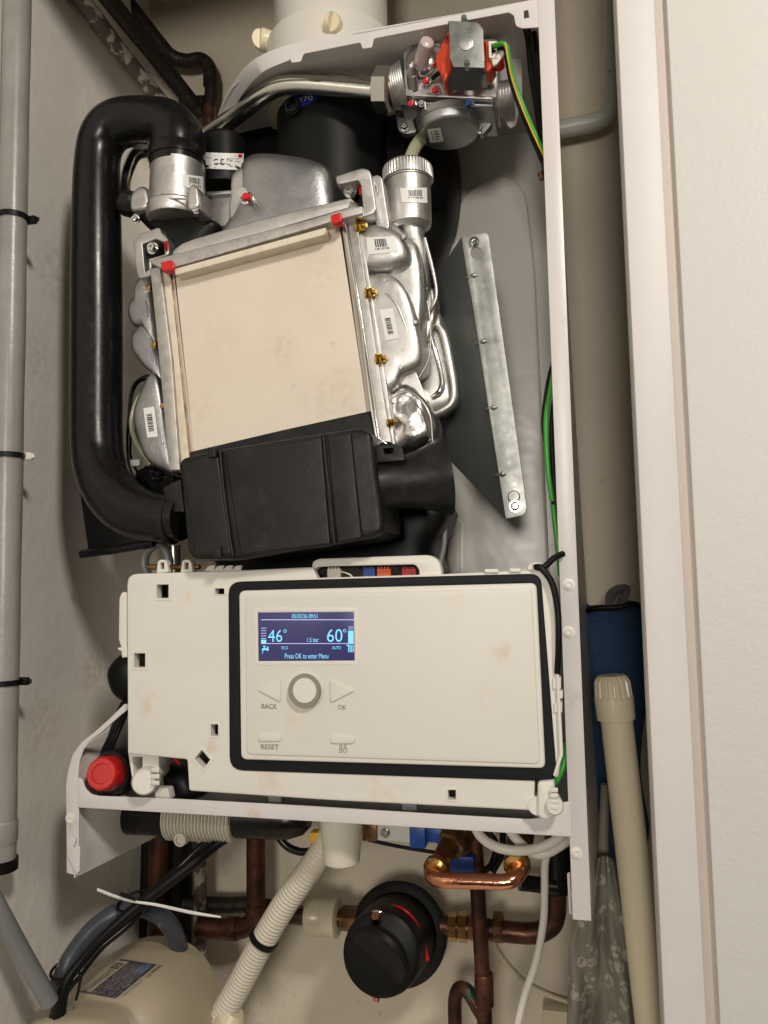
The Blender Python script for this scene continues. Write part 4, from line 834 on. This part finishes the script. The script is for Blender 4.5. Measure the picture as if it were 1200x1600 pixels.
for q in (sq(870, 1068, 13, 18), sq(872, 1106, 13, 16), sq(875, 1086, 9, 12)): plateY('side_latch', q, YP-.002, .012, 'plastic', cp, r=2, bev=.0008)
plateY('edge_rail', [(862, 910), (866, 912), (880, 1180), (868, 1214), (864, 1212), (874, 1178)], YP-.004, .010, 'plastic', cp, r=2, bev=.0008)
lathe('hinge_barrel', (841, 1250, YP+.014), (841, 1250, YP-.002), [(0, 14), (1, 14)], 'plastic', cp, seg=24)
plateY('hinge_knob', [(840, 1222), (866, 1220), (868, 1275), (858, 1282), (845, 1280), (840, 1274)], YP-.006, .02, 'plastic', cp, r=6, bev=.002)
lathe('ribbed_wheel', (862, 1249, YP+.01), (868, 1249, YP-.010), [(0, 14), (.9, 14), (1, 11)], 'plastic', cp, seg=16, smooth=False)
for k in range(4): box('wheel_key', P(866, 1234+9*k, YP-.0102)-Vector((.0028, .0008, .0016)), P(866, 1234+9*k, YP-.0102)+Vector((.0028, .0008, .0016)), 'plastic', cp, bev=.0005)
plateY('lower_bracket', [(199, 1172), (248, 1174), (248, 1212), (240, 1222), (206, 1218), (202, 1192)], YP+.012, .02, 'plastic', cp, r=2, bev=.001, holes=[[(207, 1183), (222, 1183), (222, 1212), (208, 1210)]])
lathe('hinge_wheel', (232, 1216, YP+.012), (242, 1214, YP-.006), [(0, 20), (.85, 20), (1, 17)], 'plastic', cp, seg=40)
for k in range(3): box('wheel_key', P(243, 1203+10*k, YP-.0072)-Vector((.0038, .0008, .0018)), P(243, 1203+10*k, YP-.0072)+Vector((.0038, .0008, .0018)), 'plastic', cp, bev=.0006)
plateY('hinge_stem', [(240, 1232), (262, 1232), (266, 1250), (244, 1250)], YP+.018, .01, 'plastic', cp, r=3)

# black cord and cables near the panel
tag(tube('retaining_cord', [(880, 865, -.004), (866, 872, -.01), (850, 886, -.016), (838, 886, -.016), (846, 888, -.018), (862, 910, -.018), (871, 950, -.018), (873, 1000, -.018), (871, 1052, -.014)], 5, 'black', seg=12), 'black cord looped through the eye at the top right corner of the control panel', 'cord')
tag(tube('lower_earth_wire', [(884, 1160, .01), (882, 1190, .005), (872, 1216, .004), (860, 1235, .01)], 4.5, 'green', seg=12), 'short green wire at the lower right corner of the control panel', 'wire')
rv = thing('pressure_relief_valve', 'red capped relief valve on a black body left below the control panel', 'valve', P(165, 1245, .04))
A = P(176, 1208, .02); lathe('valve_body', (215, 1195, .07), (172, 1207, .02), [(0, 26), (.6, 32), (.9, 33), (1, 30)], 'blackp', rv, seg=36)
A, B = P(172, 1208, .018), P(158, 1209, .0); s = S(A); NS = 60; d = (B-A).normalized(); ux = (ZA-d*d.z).normalized(); uy = d.cross(ux); rings = []; bm = bmesh.new()
for (t_, r_, kn) in ((0, 27, 1), (.8, 26, 1), (.93, 24, 0), (1, 22, 0), (1, 15, 0), (.94, 14, 0), (.94, 1, 0)):
    rings.append([bm.verts.new(A.lerp(B, t_)+(ux*math.cos(2*math.pi*k/NS)+uy*math.sin(2*math.pi*k/NS))*(r_-(1.2 if kn and k % 6 < 2 else 0))*s) for k in range(NS)])
for i in range(len(rings)-1):
    for k in range(NS): bm.faces.new((rings[i][k], rings[i][(k+1) % NS], rings[i+1][(k+1) % NS], rings[i+1][k]))
bm.faces.new(rings[0]); bm.faces.new(rings[-1]); rc = finish('red_cap', bm, 'red', rv, sharp=30)
bm = bmesh.new()
for k in range(26):
    if k % 9 in (0, 5): continue
    a = 2*math.pi*k/26; c_ = B+(ux*math.cos(a)+uy*math.sin(a))*18.5*s+d*.0003; tdir = (-ux*math.sin(a)+uy*math.cos(a)); rd = (ux*math.cos(a)+uy*math.sin(a))
    bm.faces.new([bm.verts.new(c_+tdir*x_*1.3*s+rd*y_*.5*s) for x_, y_ in ((-1, -1), (1, -1), (1, 1), (-1, 1))])
finish('cap_print', bm, 'orange', rc)
t_ = thing('looped_cable', 'three black looped wires above the red capped valve', 'cable', P(175, 1150, .03))
for k in range(3): tube('strand', [(200, 1088-k*2, .05), (186+k*6, 1110, .04), (172+k*5, 1150, .03), (160+k*6, 1180, .03), (178+k*4, 1192, .03)], 3.6, 'black', t_, seg=10)
tag(pillow('round_black_gauge', [(196, 1020), (176, 1040), (174, 1062), (186, 1088), (210, 1095), (225, 1060), (215, 1025)], .055, .015, 'black', None), 'round black part peeping out left of the control panel', 'gauge')
tag(tube('grey_loop_pipe', [(238, 910, .06), (226, 885, .06), (230, 862, .06), (250, 850, .06), (262, 870, .06), (262, 900, .06)], 7, 'conduit'), 'grey tube loop above the left end of the control panel', 'tube')
tag(tube('copper_stub', [(272, 852, .07), (272, 905, .07)], 10, 'nutsteel'), 'short grey metal pipe above the control panel hinge lugs', 'pipe')
tag(pillow('black_motor_valve', [(262, 1200), (285, 1192), (310, 1205), (320, 1240), (300, 1256), (272, 1250)], .045, .02, 'blackp', None, back=.03), 'black rounded valve motor in the notch under the control panel', 'motor')
tag(tube('white_pin', [(270, 1184, .03), (282, 1194, .03)], 3, 'redpaint', seg=10), 'tiny red pin in the notch under the control panel', 'pin')

# ================================================================= UNDER THE CASE
pu = thing('black_manifold', 'long black pipe lying under the white bottom rail with a ribbed white sleeve', 'pipe', P(330, 1290, .08))
lathe('pipe_body', (165, 1272, .09), (484, 1280, .09), [(0, 14), (.06, 26), (.1, 29), (.9, 29), (.97, 22), (1, 12)], 'rubber', pu, seg=40)
lathe('ribbed_sleeve', (268, 1276, .09), (372, 1279, .09), [(k/80, 34.5 if k % 4 < 2 else 29.5) for k in range(81)], 'ivorypl', pu, seg=48)
lathe('sleeve_screw', (286, 1309, .075), (286, 1309, .068), [(0, 11), (1, 10), (1, 7), (.7, 7)], 'ivorypl', pu, seg=24)
ct = thing('condensate_trap', 'ivory plastic trap cup sticking down under the white bottom rail', 'trap', P(533, 1345, .06))
lathe('trap_cup', (533, 1262, .055), (534, 1348, .055), [(0, 34), (.25, 33), (.9, 29), (.97, 28), (1, 25)], 'ivorypl', ct, seg=48)
chs = thing('corrugated_hose', 'white corrugated waste hose running down from the ivory trap cup', 'hose', P(345, 1590, .12))
tube('hose_body', [(520, 1300, .085), (492, 1348, .09), (450, 1405, .10), (412, 1468, .11), (376, 1535, .12), (345, 1590, .125), (325, 1630, .13)], 18.5, 'corr', chs, seg=28, rib=(.0044, .0011))
lathe('hose_socket', (368, 1580, .12), (350, 1612, .12), [(0, 14), (.3, 24), (1, 24)], 'cap', chs)
t_ = thing('cable_tie', 'black cable tie round the white corrugated waste hose', 'cable tie', P(412, 1470, .11))
lathe('strap', (414, 1464, .11), (410, 1471, .11), [(0, 21.5), (0, 23), (1, 23), (1, 21.5)], 'black', t_, seg=32)
# copper and dark pipes, left
p1 = thing('tall_copper_pipe', 'dark red copper pipe standing against the back wall left of the corrugated hose', 'pipe', P(245, 1600, .23))
tube('pipe_run', [(250, 1295, .22), (247, 1450, .22), (243, 1660, .22)], 17, 'oldcopper', p1); tube('black_lagging', [(282, 1300, .235), (280, 1450, .235), (277, 1680, .235)], 19, 'black', p1); tube('black_lagging', [(230, 1300, .245), (227, 1450, .245), (224, 1680, .245)], 9, 'black', p1)
p2 = thing('copper_riser', 'copper riser behind the corrugated hose that turns left at an elbow', 'pipe', P(400, 1440, .2))
tube('pipe_run', [(400, 1290, .2), (400, 1400, .2), (399, 1430, .2), (388, 1446, .2), (366, 1452, .2), (310, 1450, .2)], 15, 'oldcopper', p2)
lathe('elbow_socket', (400, 1412, .2), (400, 1424, .2), [(0, 17), (1, 17)], 'oldcopper', p2); lathe('elbow_socket', (356, 1451, .2), (372, 1451, .2), [(0, 17), (1, 17)], 'oldcopper', p2)
tube('cross_pipe', [(290, 1412, .225), (350, 1414, .225), (395, 1414, .225), (470, 1428, .225)], 12, 'darkpipe', p2)
tag(tube('flaking_pipe', [(312, 1320, .215), (313, 1400, .215), (313, 1500, .215), (314, 1640, .215)], 10, 'flaky'), 'narrow pipe flecked with white paint between the two copper pipes at lower left', 'pipe')
un = thing('pipe_union', 'beige collared pipe joint between the copper pipe and the black filter', 'joint', P(500, 1432, .18))
tube('pipe_run', [(420, 1428, .19), (480, 1432, .18), (560, 1436, .18)], 13, 'oldcopper', un)
lathe('collar', (480, 1431, .18), (530, 1434, .18), [(0, 24), (.05, 28), (.5, 28), (.55, 26), (.95, 29), (1, 24)], 'pvc', un, seg=36)
lathe('nut', (535, 1434, .18), (560, 1436, .18), [(0, 18), (1, 19)], 'oldbrass', un, seg=8, smooth=False)
mf = thing('magnetic_filter', 'round black filter canister with a red handle fitted between copper pipes', 'filter', P(600, 1540, .12))
lathe('rear_ring', (630, 1450, .21), (622, 1460, .175), [(0, 60), (.2, 72), (.9, 73), (1, 66)], 'blackp', mf, seg=56)
lathe('canister', (622, 1460, .18), (594, 1492, .10), [(0, 62), (.3, 60), (.88, 57), (.97, 55), (1, 50)], 'black', mf, seg=56)
lathe('lid', (594, 1492, .10), (591, 1495, .095), [(0, 50), (.8, 48), (1, 40)], 'blackp', mf, seg=56)
tube('red_handle', [(606, 1414, .135), (630, 1420, .13), (649, 1440, .13), (660, 1470, .13), (668, 1500, .13)], [2, 2.5, 3, 3.5, 3.5], 'red', mf, seg=12)
tube('silver_clip', [(562, 1440, .12), (585, 1424, .11), (600, 1428, .11), (615, 1442, .12)], 2, 'chrome', mf, seg=8)
lathe('brass_plug', (590, 1440, .11), (590, 1424, .1), [(0, 9), (.8, 8), (1, 6)], 'copper', mf, seg=14); lathe('brass_plug', (588, 1545, .11), (588, 1564, .11), [(0, 10), (.5, 10), (.55, 6), (1, 5)], 'copper', mf, seg=14)
# right pipes
rp = thing('elbow_pipe', 'dark copper pipe with brass nuts that leaves the filter and turns up at the right', 'pipe', P(800, 1450, .2))
tube('pipe_run', [(690, 1446, .19), (760, 1452, .19), (825, 1458, .19), (852, 1452, .19), (866, 1436, .19), (869, 1400, .19), (868, 1330, .19), (866, 1290, .19)], 16, 'oldcopper', rp)
for q in ((702, 12, 20), (718, 12, 22), (734, 10, 19), (772, 14, 22)): lathe('nut', (q[0], 1448, .19), (q[0]+q[1], 1449, .19), [(0, q[2]), (1, q[2])], 'brass' if q[0] < 730 else 'oldbrass', rp, seg=8, smooth=False)
tube('black_lagging', [(872, 1300, .185), (874, 1350, .185), (873, 1392, .185)], 19, 'rubber', rp)
tube('black_handle', [(812, 1378, .17), (840, 1382, .175), (868, 1384, .18)], [13, 12, 16], 'rubber', rp)
vp = thing('front_copper_pipe', 'vertical copper pipe passing in front of the brass nuts', 'pipe', P(755, 1600, .15))
tube('pipe_run', [(741, 1290, .15), (748, 1420, .15), (756, 1560, .15), (760, 1680, .15)], 12, 'oldcopper', vp); lathe('coupling', (756, 1520, .15), (757, 1572, .15), [(0, 14), (.05, 15), (.95, 15), (1, 13)], 'oldcopper', vp)
tag(tube('hooped_copper_pipe', [(712, 1680, .17), (711, 1600, .17), (711, 1562, .17), (718, 1545, .168), (732, 1550, .165), (745, 1572, .16), (757, 1592, .16)], 11, 'oldcopper'), 'small hoop of dark copper pipe at the bottom edge, left of the vertical pipe', 'pipe')
lp2 = thing('filling_loop', 'bright new copper pipe bent like a handle between two round brass collars', 'pipe', P(745, 1380, .06))
tube('pipe_run', [(688, 1342, .10), (676, 1354, .08), (674, 1366, .066), (688, 1374, .058), (715, 1376, .056), (750, 1377, .056), (785, 1378, .056), (802, 1374, .058), (812, 1362, .066), (812, 1350, .08), (806, 1338, .10)], 12, 'copper', lp2, seg=24)
for q in (((686, 1352, .074), (682, 1357, .064)), ((808, 1346, .076), (809, 1352, .066))): lathe('collar', q[0], q[1], [(0, 17), (.2, 21), (.7, 21), (1, 15), (1, 12)], 'brass', lp2, seg=36)
bv = thing('isolating_valve', 'dull brass valve body behind the left end of the bright copper loop', 'valve', P(700, 1320, .12))
lathe('valve_body', (722, 1296, .13), (690, 1340, .095), [(0, 20), (.3, 20), (.32, 24), (.6, 24), (.62, 17), (1, 15)], 'oldbrass', bv, seg=6, smooth=False)
lathe('valve_neck', (730, 1280, .14), (712, 1310, .12), [(0, 26), (1, 24)], 'oldbrass', bv, seg=24)
bv2 = lathe('second_valve', (818, 1296, .14), (806, 1340, .10), [(0, 18), (.5, 20), (1, 15)], 'oldbrass', None, seg=8, smooth=False); tag(bv2, 'dull brass fitting behind the right end of the bright copper loop', 'fitting')
def pbox(name, x0, y0, x1, y1, Y, dep, m, parent=None, bev=.0008):
    a, b_ = P(x0, y1, Y), P(x1, y0, Y); return box(name, (a.x, Y, a.z), (b_.x, Y+dep, b_.z), m, parent, bev)
bl = thing('blue_clip', 'bright blue plastic clip under the bottom rail beside the brass valve', 'clip', P(655, 1320, .1)); pbox('clip_body', 640, 1294, 664, 1325, .1, .02, 'blue', bl); pbox('clip_arm', 664, 1296, 690, 1316, .11, .015, 'blue', bl)
tag(pbox('lower_blue_clip', 688, 1340, 740, 1362, .13, .012, 'blue'), 'dark blue plastic piece half hidden behind the bright copper loop', 'clip')
tag(pbox('yellow_clip', 484, 1302, 502, 1317, .08, .012, 'yellow'), 'small yellow plastic clip left of the ivory trap cup', 'clip')
mb = thing('mounting_plate', 'grey metal fixing plate with a screw beside the ivory trap cup', 'plate', P(620, 1305, .12)); pbox('plate_body', 572, 1284, 646, 1312, .12, .003, 'case_in', mb); bolt('screw', 602, 1301, .119, 6, 'chrome', mb, L=6)
pbox('dark_edge', 566, 1284, 588, 1314, .115, .004, 'oldbrass', mb)
tag(tube('black_strap', [(575, 1312, .14), (620, 1322, .14), (680, 1332, .14), (720, 1338, .14)], 3, 'black', seg=8), 'thin black strap hanging under the grey fixing plate', 'strap')
tag(tube('black_hose_loop', [(430, 1300, .1), (448, 1322, .1), (472, 1331, .1), (500, 1326, .1), (515, 1312, .1)], 6, 'rubber', seg=14), 'short black hose loop sagging left of the ivory trap cup', 'hose')
t_ = thing('dark_cable', 'black cables curling behind the bright copper loop', 'cable', P(780, 1340, .15)); tube('strand', [(760, 1296, .15), (775, 1320, .15), (768, 1350, .16), (755, 1362, .16)], 5, 'black', t_); tube('strand', [(786, 1300, .16), (784, 1335, .16), (770, 1362, .16)], 5, 'rubber', t_)
wc = thing('white_cable', 'white cable drooping in two loops under the right end of the bottom rail', 'cable', P(820, 1330, .08))
tube('strand', [(740, 1288, .06), (752, 1308, .055), (775, 1323, .05), (805, 1329, .05), (838, 1326, .055), (866, 1314, .06), (885, 1298, .07)], 7.5, 'white', wc); tube('strand', [(792, 1290, .07), (806, 1310, .07), (830, 1331, .07), (856, 1332, .07), (892, 1310, .08)], 7.5, 'white', wc)
tag(tube('grey_cable', [(862, 1320, .13), (852, 1345, .13), (851, 1390, .13), (849, 1440, .13), (838, 1500, .13), (818, 1560, .13), (800, 1640, .13)], 6, 'white'), 'pale cable hanging down in front of the dark elbow pipe', 'cable')
tag(tube('wall_cable', [(768, 1470, .252), (790, 1505, .252), (820, 1535, .252), (860, 1556, .252), (910, 1572, .252)], 4, 'pvc'), 'thin cream cable clipped low on the back wall at right', 'cable')
tag(pbox('wall_box', 850, 1584, 900, 1640, .235, .03, 'pvc'), 'cream corner of a box low on the back wall beside the cloth', 'box')

# ================================================================= LOWER LEFT
tk = thing('buff_tank', 'buff plastic tank with a dark printed label at the bottom left', 'tank', P(200, 1700, .08))
tkb = pillow('tank_shell', [(40, 1640), (60, 1590), (105, 1545), (160, 1505), (210, 1484), (262, 1490), (300, 1520), (322, 1570), (332, 1640), (300, 1740), (180, 1790), (60, 1740)], .11, .10, 'tank', tk, e=2.6, back=.03, cen=(190, 1650))
tkr = pillow('tank_foot', [(20, 1640), (50, 1598), (90, 1584), (150, 1587), (185, 1605), (200, 1650), (150, 1750), (40, 1750)], .012, .02, 'tank', tk, e=3, back=.012)
tg = bvh([tkb]); LQ = [(188, 1498), (245, 1507), (181, 1560), (122, 1549)]
lb = decal('tank_label', LQ, [(0, 0, 1, 1)], tg, .0006, 'tank', tk, 24, 24)
decal('dark_field', LQ, [(0, .0, 1, .04), (.28, .0, 1, 1), (0, .96, .3, 1)], tg, .0016, 'decal', lb, 20, 20)
decal('blue_spot', LQ, [(.66, .06, .92, .30)], tg, .0022, 'decal_blue', lb, 6, 6)
def tq(u0, v0, u1, v1): return [tuple(bil(LQ, a, b_)) for a, b_ in ((u0, v1), (u0, v0), (u1, v0), (u1, v1))]
text('wordmark', 'PLUMBRIGHT', tq(.06, .30, .2, .95), tg, .0024, 'greyink', lb, .01); 
decal('logo', LQ, [(.03, .12, .22, .14), (.03, .25, .22, .27), (.03, .12, .05, .27), (.2, .12, .22, .27), (.1, .17, .15, .22)], tg, .0024, 'ink', lb, 6, 6)
text('approval_marks', 'CE WRAS', tq(1.06, .0, 1.16, .35), tg, .0016, 'ink', lb); decal('fine_print', LQ, [(1.06, .42, 1.08, .98), (1.10, .45, 1.12, .9)], tg, .0016, 'greyink', lb, 1, 8)
rects = [(.34+.06*k, .12+.03*(k % 3), .355+.06*k, .5+.08*((k*7) % 5)) for k in range(10)]; decal('label_print', LQ, rects, tg, .0024, 'greyink', lb, 1, 12)
tag(tube('grey_conduit', [(-60, 1310, -.05), (-5, 1415, -.04), (35, 1490, -.02), (78, 1566, .0)], 14, 'conduit'), 'straight grey conduit leaning across the lower left corner', 'conduit')
bh = tube('grey_blue_hose', [(78, 1560, .03), (92, 1536, .03), (112, 1494, .04), (145, 1452, .05), (185, 1425, .06), (218, 1418, .08), (250, 1430, .10), (274, 1462, .12), (284, 1510, .14)], 14, 'greyhose')
tag(bh, 'arching blue grey hose above the buff tank, scuffed white on its top', 'hose')
bc = thing('black_cable_run', 'black cables tied to the blue grey hose and dropping past the tank', 'cable', P(100, 1540, .03))
tube('strand', [(385, 1290, .09), (340, 1318, .08), (290, 1358, .06), (220, 1412, .045), (170, 1455, .03), (128, 1500, .02), (100, 1545, .01), (85, 1640, .01)], [8, 8, 9, 9, 7, 7, 9, 12], 'black', bc)
tube('strand', [(330, 1308, .10), (290, 1345, .09), (240, 1395, .07), (205, 1440, .05), (160, 1478, .035), (125, 1520, .02), (95, 1560, .012), (75, 1640, .012)], [5, 6, 6, 6, 6, 7, 9, 12], 'rubber', bc)
for (x_, y_, lab) in ((112, 1512, 'black cable tie with a long tail at the foot of the blue grey hose'), (216, 1408, 'black cable tie at the crown of the blue grey hose')):
    t_ = thing('cable_tie', lab, 'cable tie', P(x_, y_, .03)); Y_ = .028 if x_ < 150 else .055
    bm = bmesh.new(); cc = P(x_-6, y_, Y_); s = S(cc)
    sweep(bm, [cc+Vector((math.cos(a)*27*s, math.sin(a)*20*s, math.sin(a+.6)*9*s)) for a in [2*math.pi*k/32 for k in range(33)]], [2.4*s]*33, 8); finish('strap', bm, 'black', t_)
    if x_ < 150: tube('tail', [(x_+10, y_+6, .004), (x_+14, y_+14, .0), (x_+10, y_+38, .002), (x_+7, y_+50, .004)], 2.4, 'black', t_, seg=8)
    else: tube('tail', [(x_-4, y_-2, .03), (x_-28, y_-12, .03)], 2.6, 'black', t_, seg=8)
t_ = thing('clear_flex', 'thin translucent strip crossing over the blue grey hose', 'strip', P(250, 1415, .05)); tube('strip_body', [(152, 1390, .045), (178, 1400, .04), (205, 1408, .035), (245, 1414, .04), (300, 1426, .06), (345, 1433, .07)], [2.6, 2.6, 2, 2.3, 2.6, 1.4], 'label', t_, seg=10, flat=.4)

# ================================================================= RIGHT OF THE CASE
wp = thing('capped_waste_pipe', 'old white plastic waste pipe with a ridged end cap leaning beside the door frame', 'pipe', P(1000, 1500, .04))
lathe('pipe_body', (960, 1095, .04), (1025, 1660, .04), [(0, 24.5), (1, 24.5)], 'pvc', wp, seg=40)
A, B = P(963, 1125, .04), P(955, 1055, .04); s = S(A); NS = 96; d = (B-A).normalized(); ux = (XA-d*d.x).normalized(); uy = d.cross(ux); rings = []; bm = bmesh.new()
for (t_, r_, kn) in ((0, 25, 0), (.02, 29, 0), (.5, 30, 0), (.54, 29, 1), (.86, 27.5, 1), (.95, 24, 1), (1, 20, 0)):
    rings.append([bm.verts.new(A.lerp(B, t_)+(ux*math.cos(2*math.pi*k/NS)+uy*math.sin(2*math.pi*k/NS))*(r_-(2.2 if kn and k % 6 < 2 else 0))*s) for k in range(NS)])
for i in range(len(rings)-1):
    for k in range(NS): bm.faces.new((rings[i][k], rings[i][(k+1) % NS], rings[i+1][(k+1) % NS], rings[i+1][k]))
bm.faces.new(rings[0]); bm.faces.new(rings[-1]); finish('end_cap', bm, 'pvc', wp, sharp=28)
bg_ = thing('blue_bag', 'dark blue fabric bag with a grey strap hanging between the case and the door frame', 'bag', P(960, 1200, .15))
pillow('bag_body', [(908, 960), (925, 948), (960, 946), (990, 940), (1012, 955), (1020, 1020), (1010, 1090), (1000, 1200), (1012, 1300), (990, 1400), (930, 1390), (912, 1200)], .20, .03, 'navy', bg_, e=3, back=.03, amp=.003, fr=30, cen=(962, 1160))
tube('hanging_strap', [(950, 950, .18), (955, 930, .175), (968, 920, .17), (980, 920, .17), (974, 935, .172), (970, 950, .175)], [4, 8, 8, 6, 7, 7], 'greyweb', bg_, seg=12, flat=.4)
tube('trim', [(912, 955, .178), (935, 950, .172), (965, 949, .17), (992, 944, .172), (1012, 958, .18)], 4, 'black', bg_, seg=10)
tag(tube('thin_grey_pole', [(946, 1225, .12), (943, 1300, .12), (940, 1370, .12)], [7, 8, 10], 'greypole'), 'dull brown rod between the blue bag and the boiler case', 'rod')
# cloth: folded hanging fabric made as a rippled sheet
cl = bmesh.new(); rows = []; NX, NY = 60, 60
for j in range(NY+1):
    v_ = j/NY; row = []
    yy = 1345+v_*300; x0 = 928-10*v_-34*min(1, v_*2.2); x1 = 960+50*min(1, v_*1.4)+10*v_
    for i in range(NX+1):
        u_ = i/NX; xx = x0+(x1-x0)*u_
        fold = .013*(1-abs(math.sin(u_*5.2+v_*1.7+.6*noise.noise(Vector((u_*2, v_*3, 5))))))**.8+.006*noise.noise(Vector((u_*5, v_*2.5, 0)))+.003*math.sin(u_*21-v_*5)
        top = yy+8*math.sin(u_*math.pi)*(-1)*(1-v_)
        row.append(cl.verts.new(P(xx, top, .085+fold*(.4+v_))))
    rows.append(row)
for j in range(NY):
    for i in range(NX): cl.faces.new((rows[j][i], rows[j][i+1], rows[j+1][i+1], rows[j+1][i]))
bmesh.ops.solidify(cl, geom=cl.faces[:], thickness=.002)
tag(finish('hanging_cloth', cl, 'cloth', sharp=80), 'grey cloth with pale printed flowers hanging in folds below the boiler case', 'cloth')
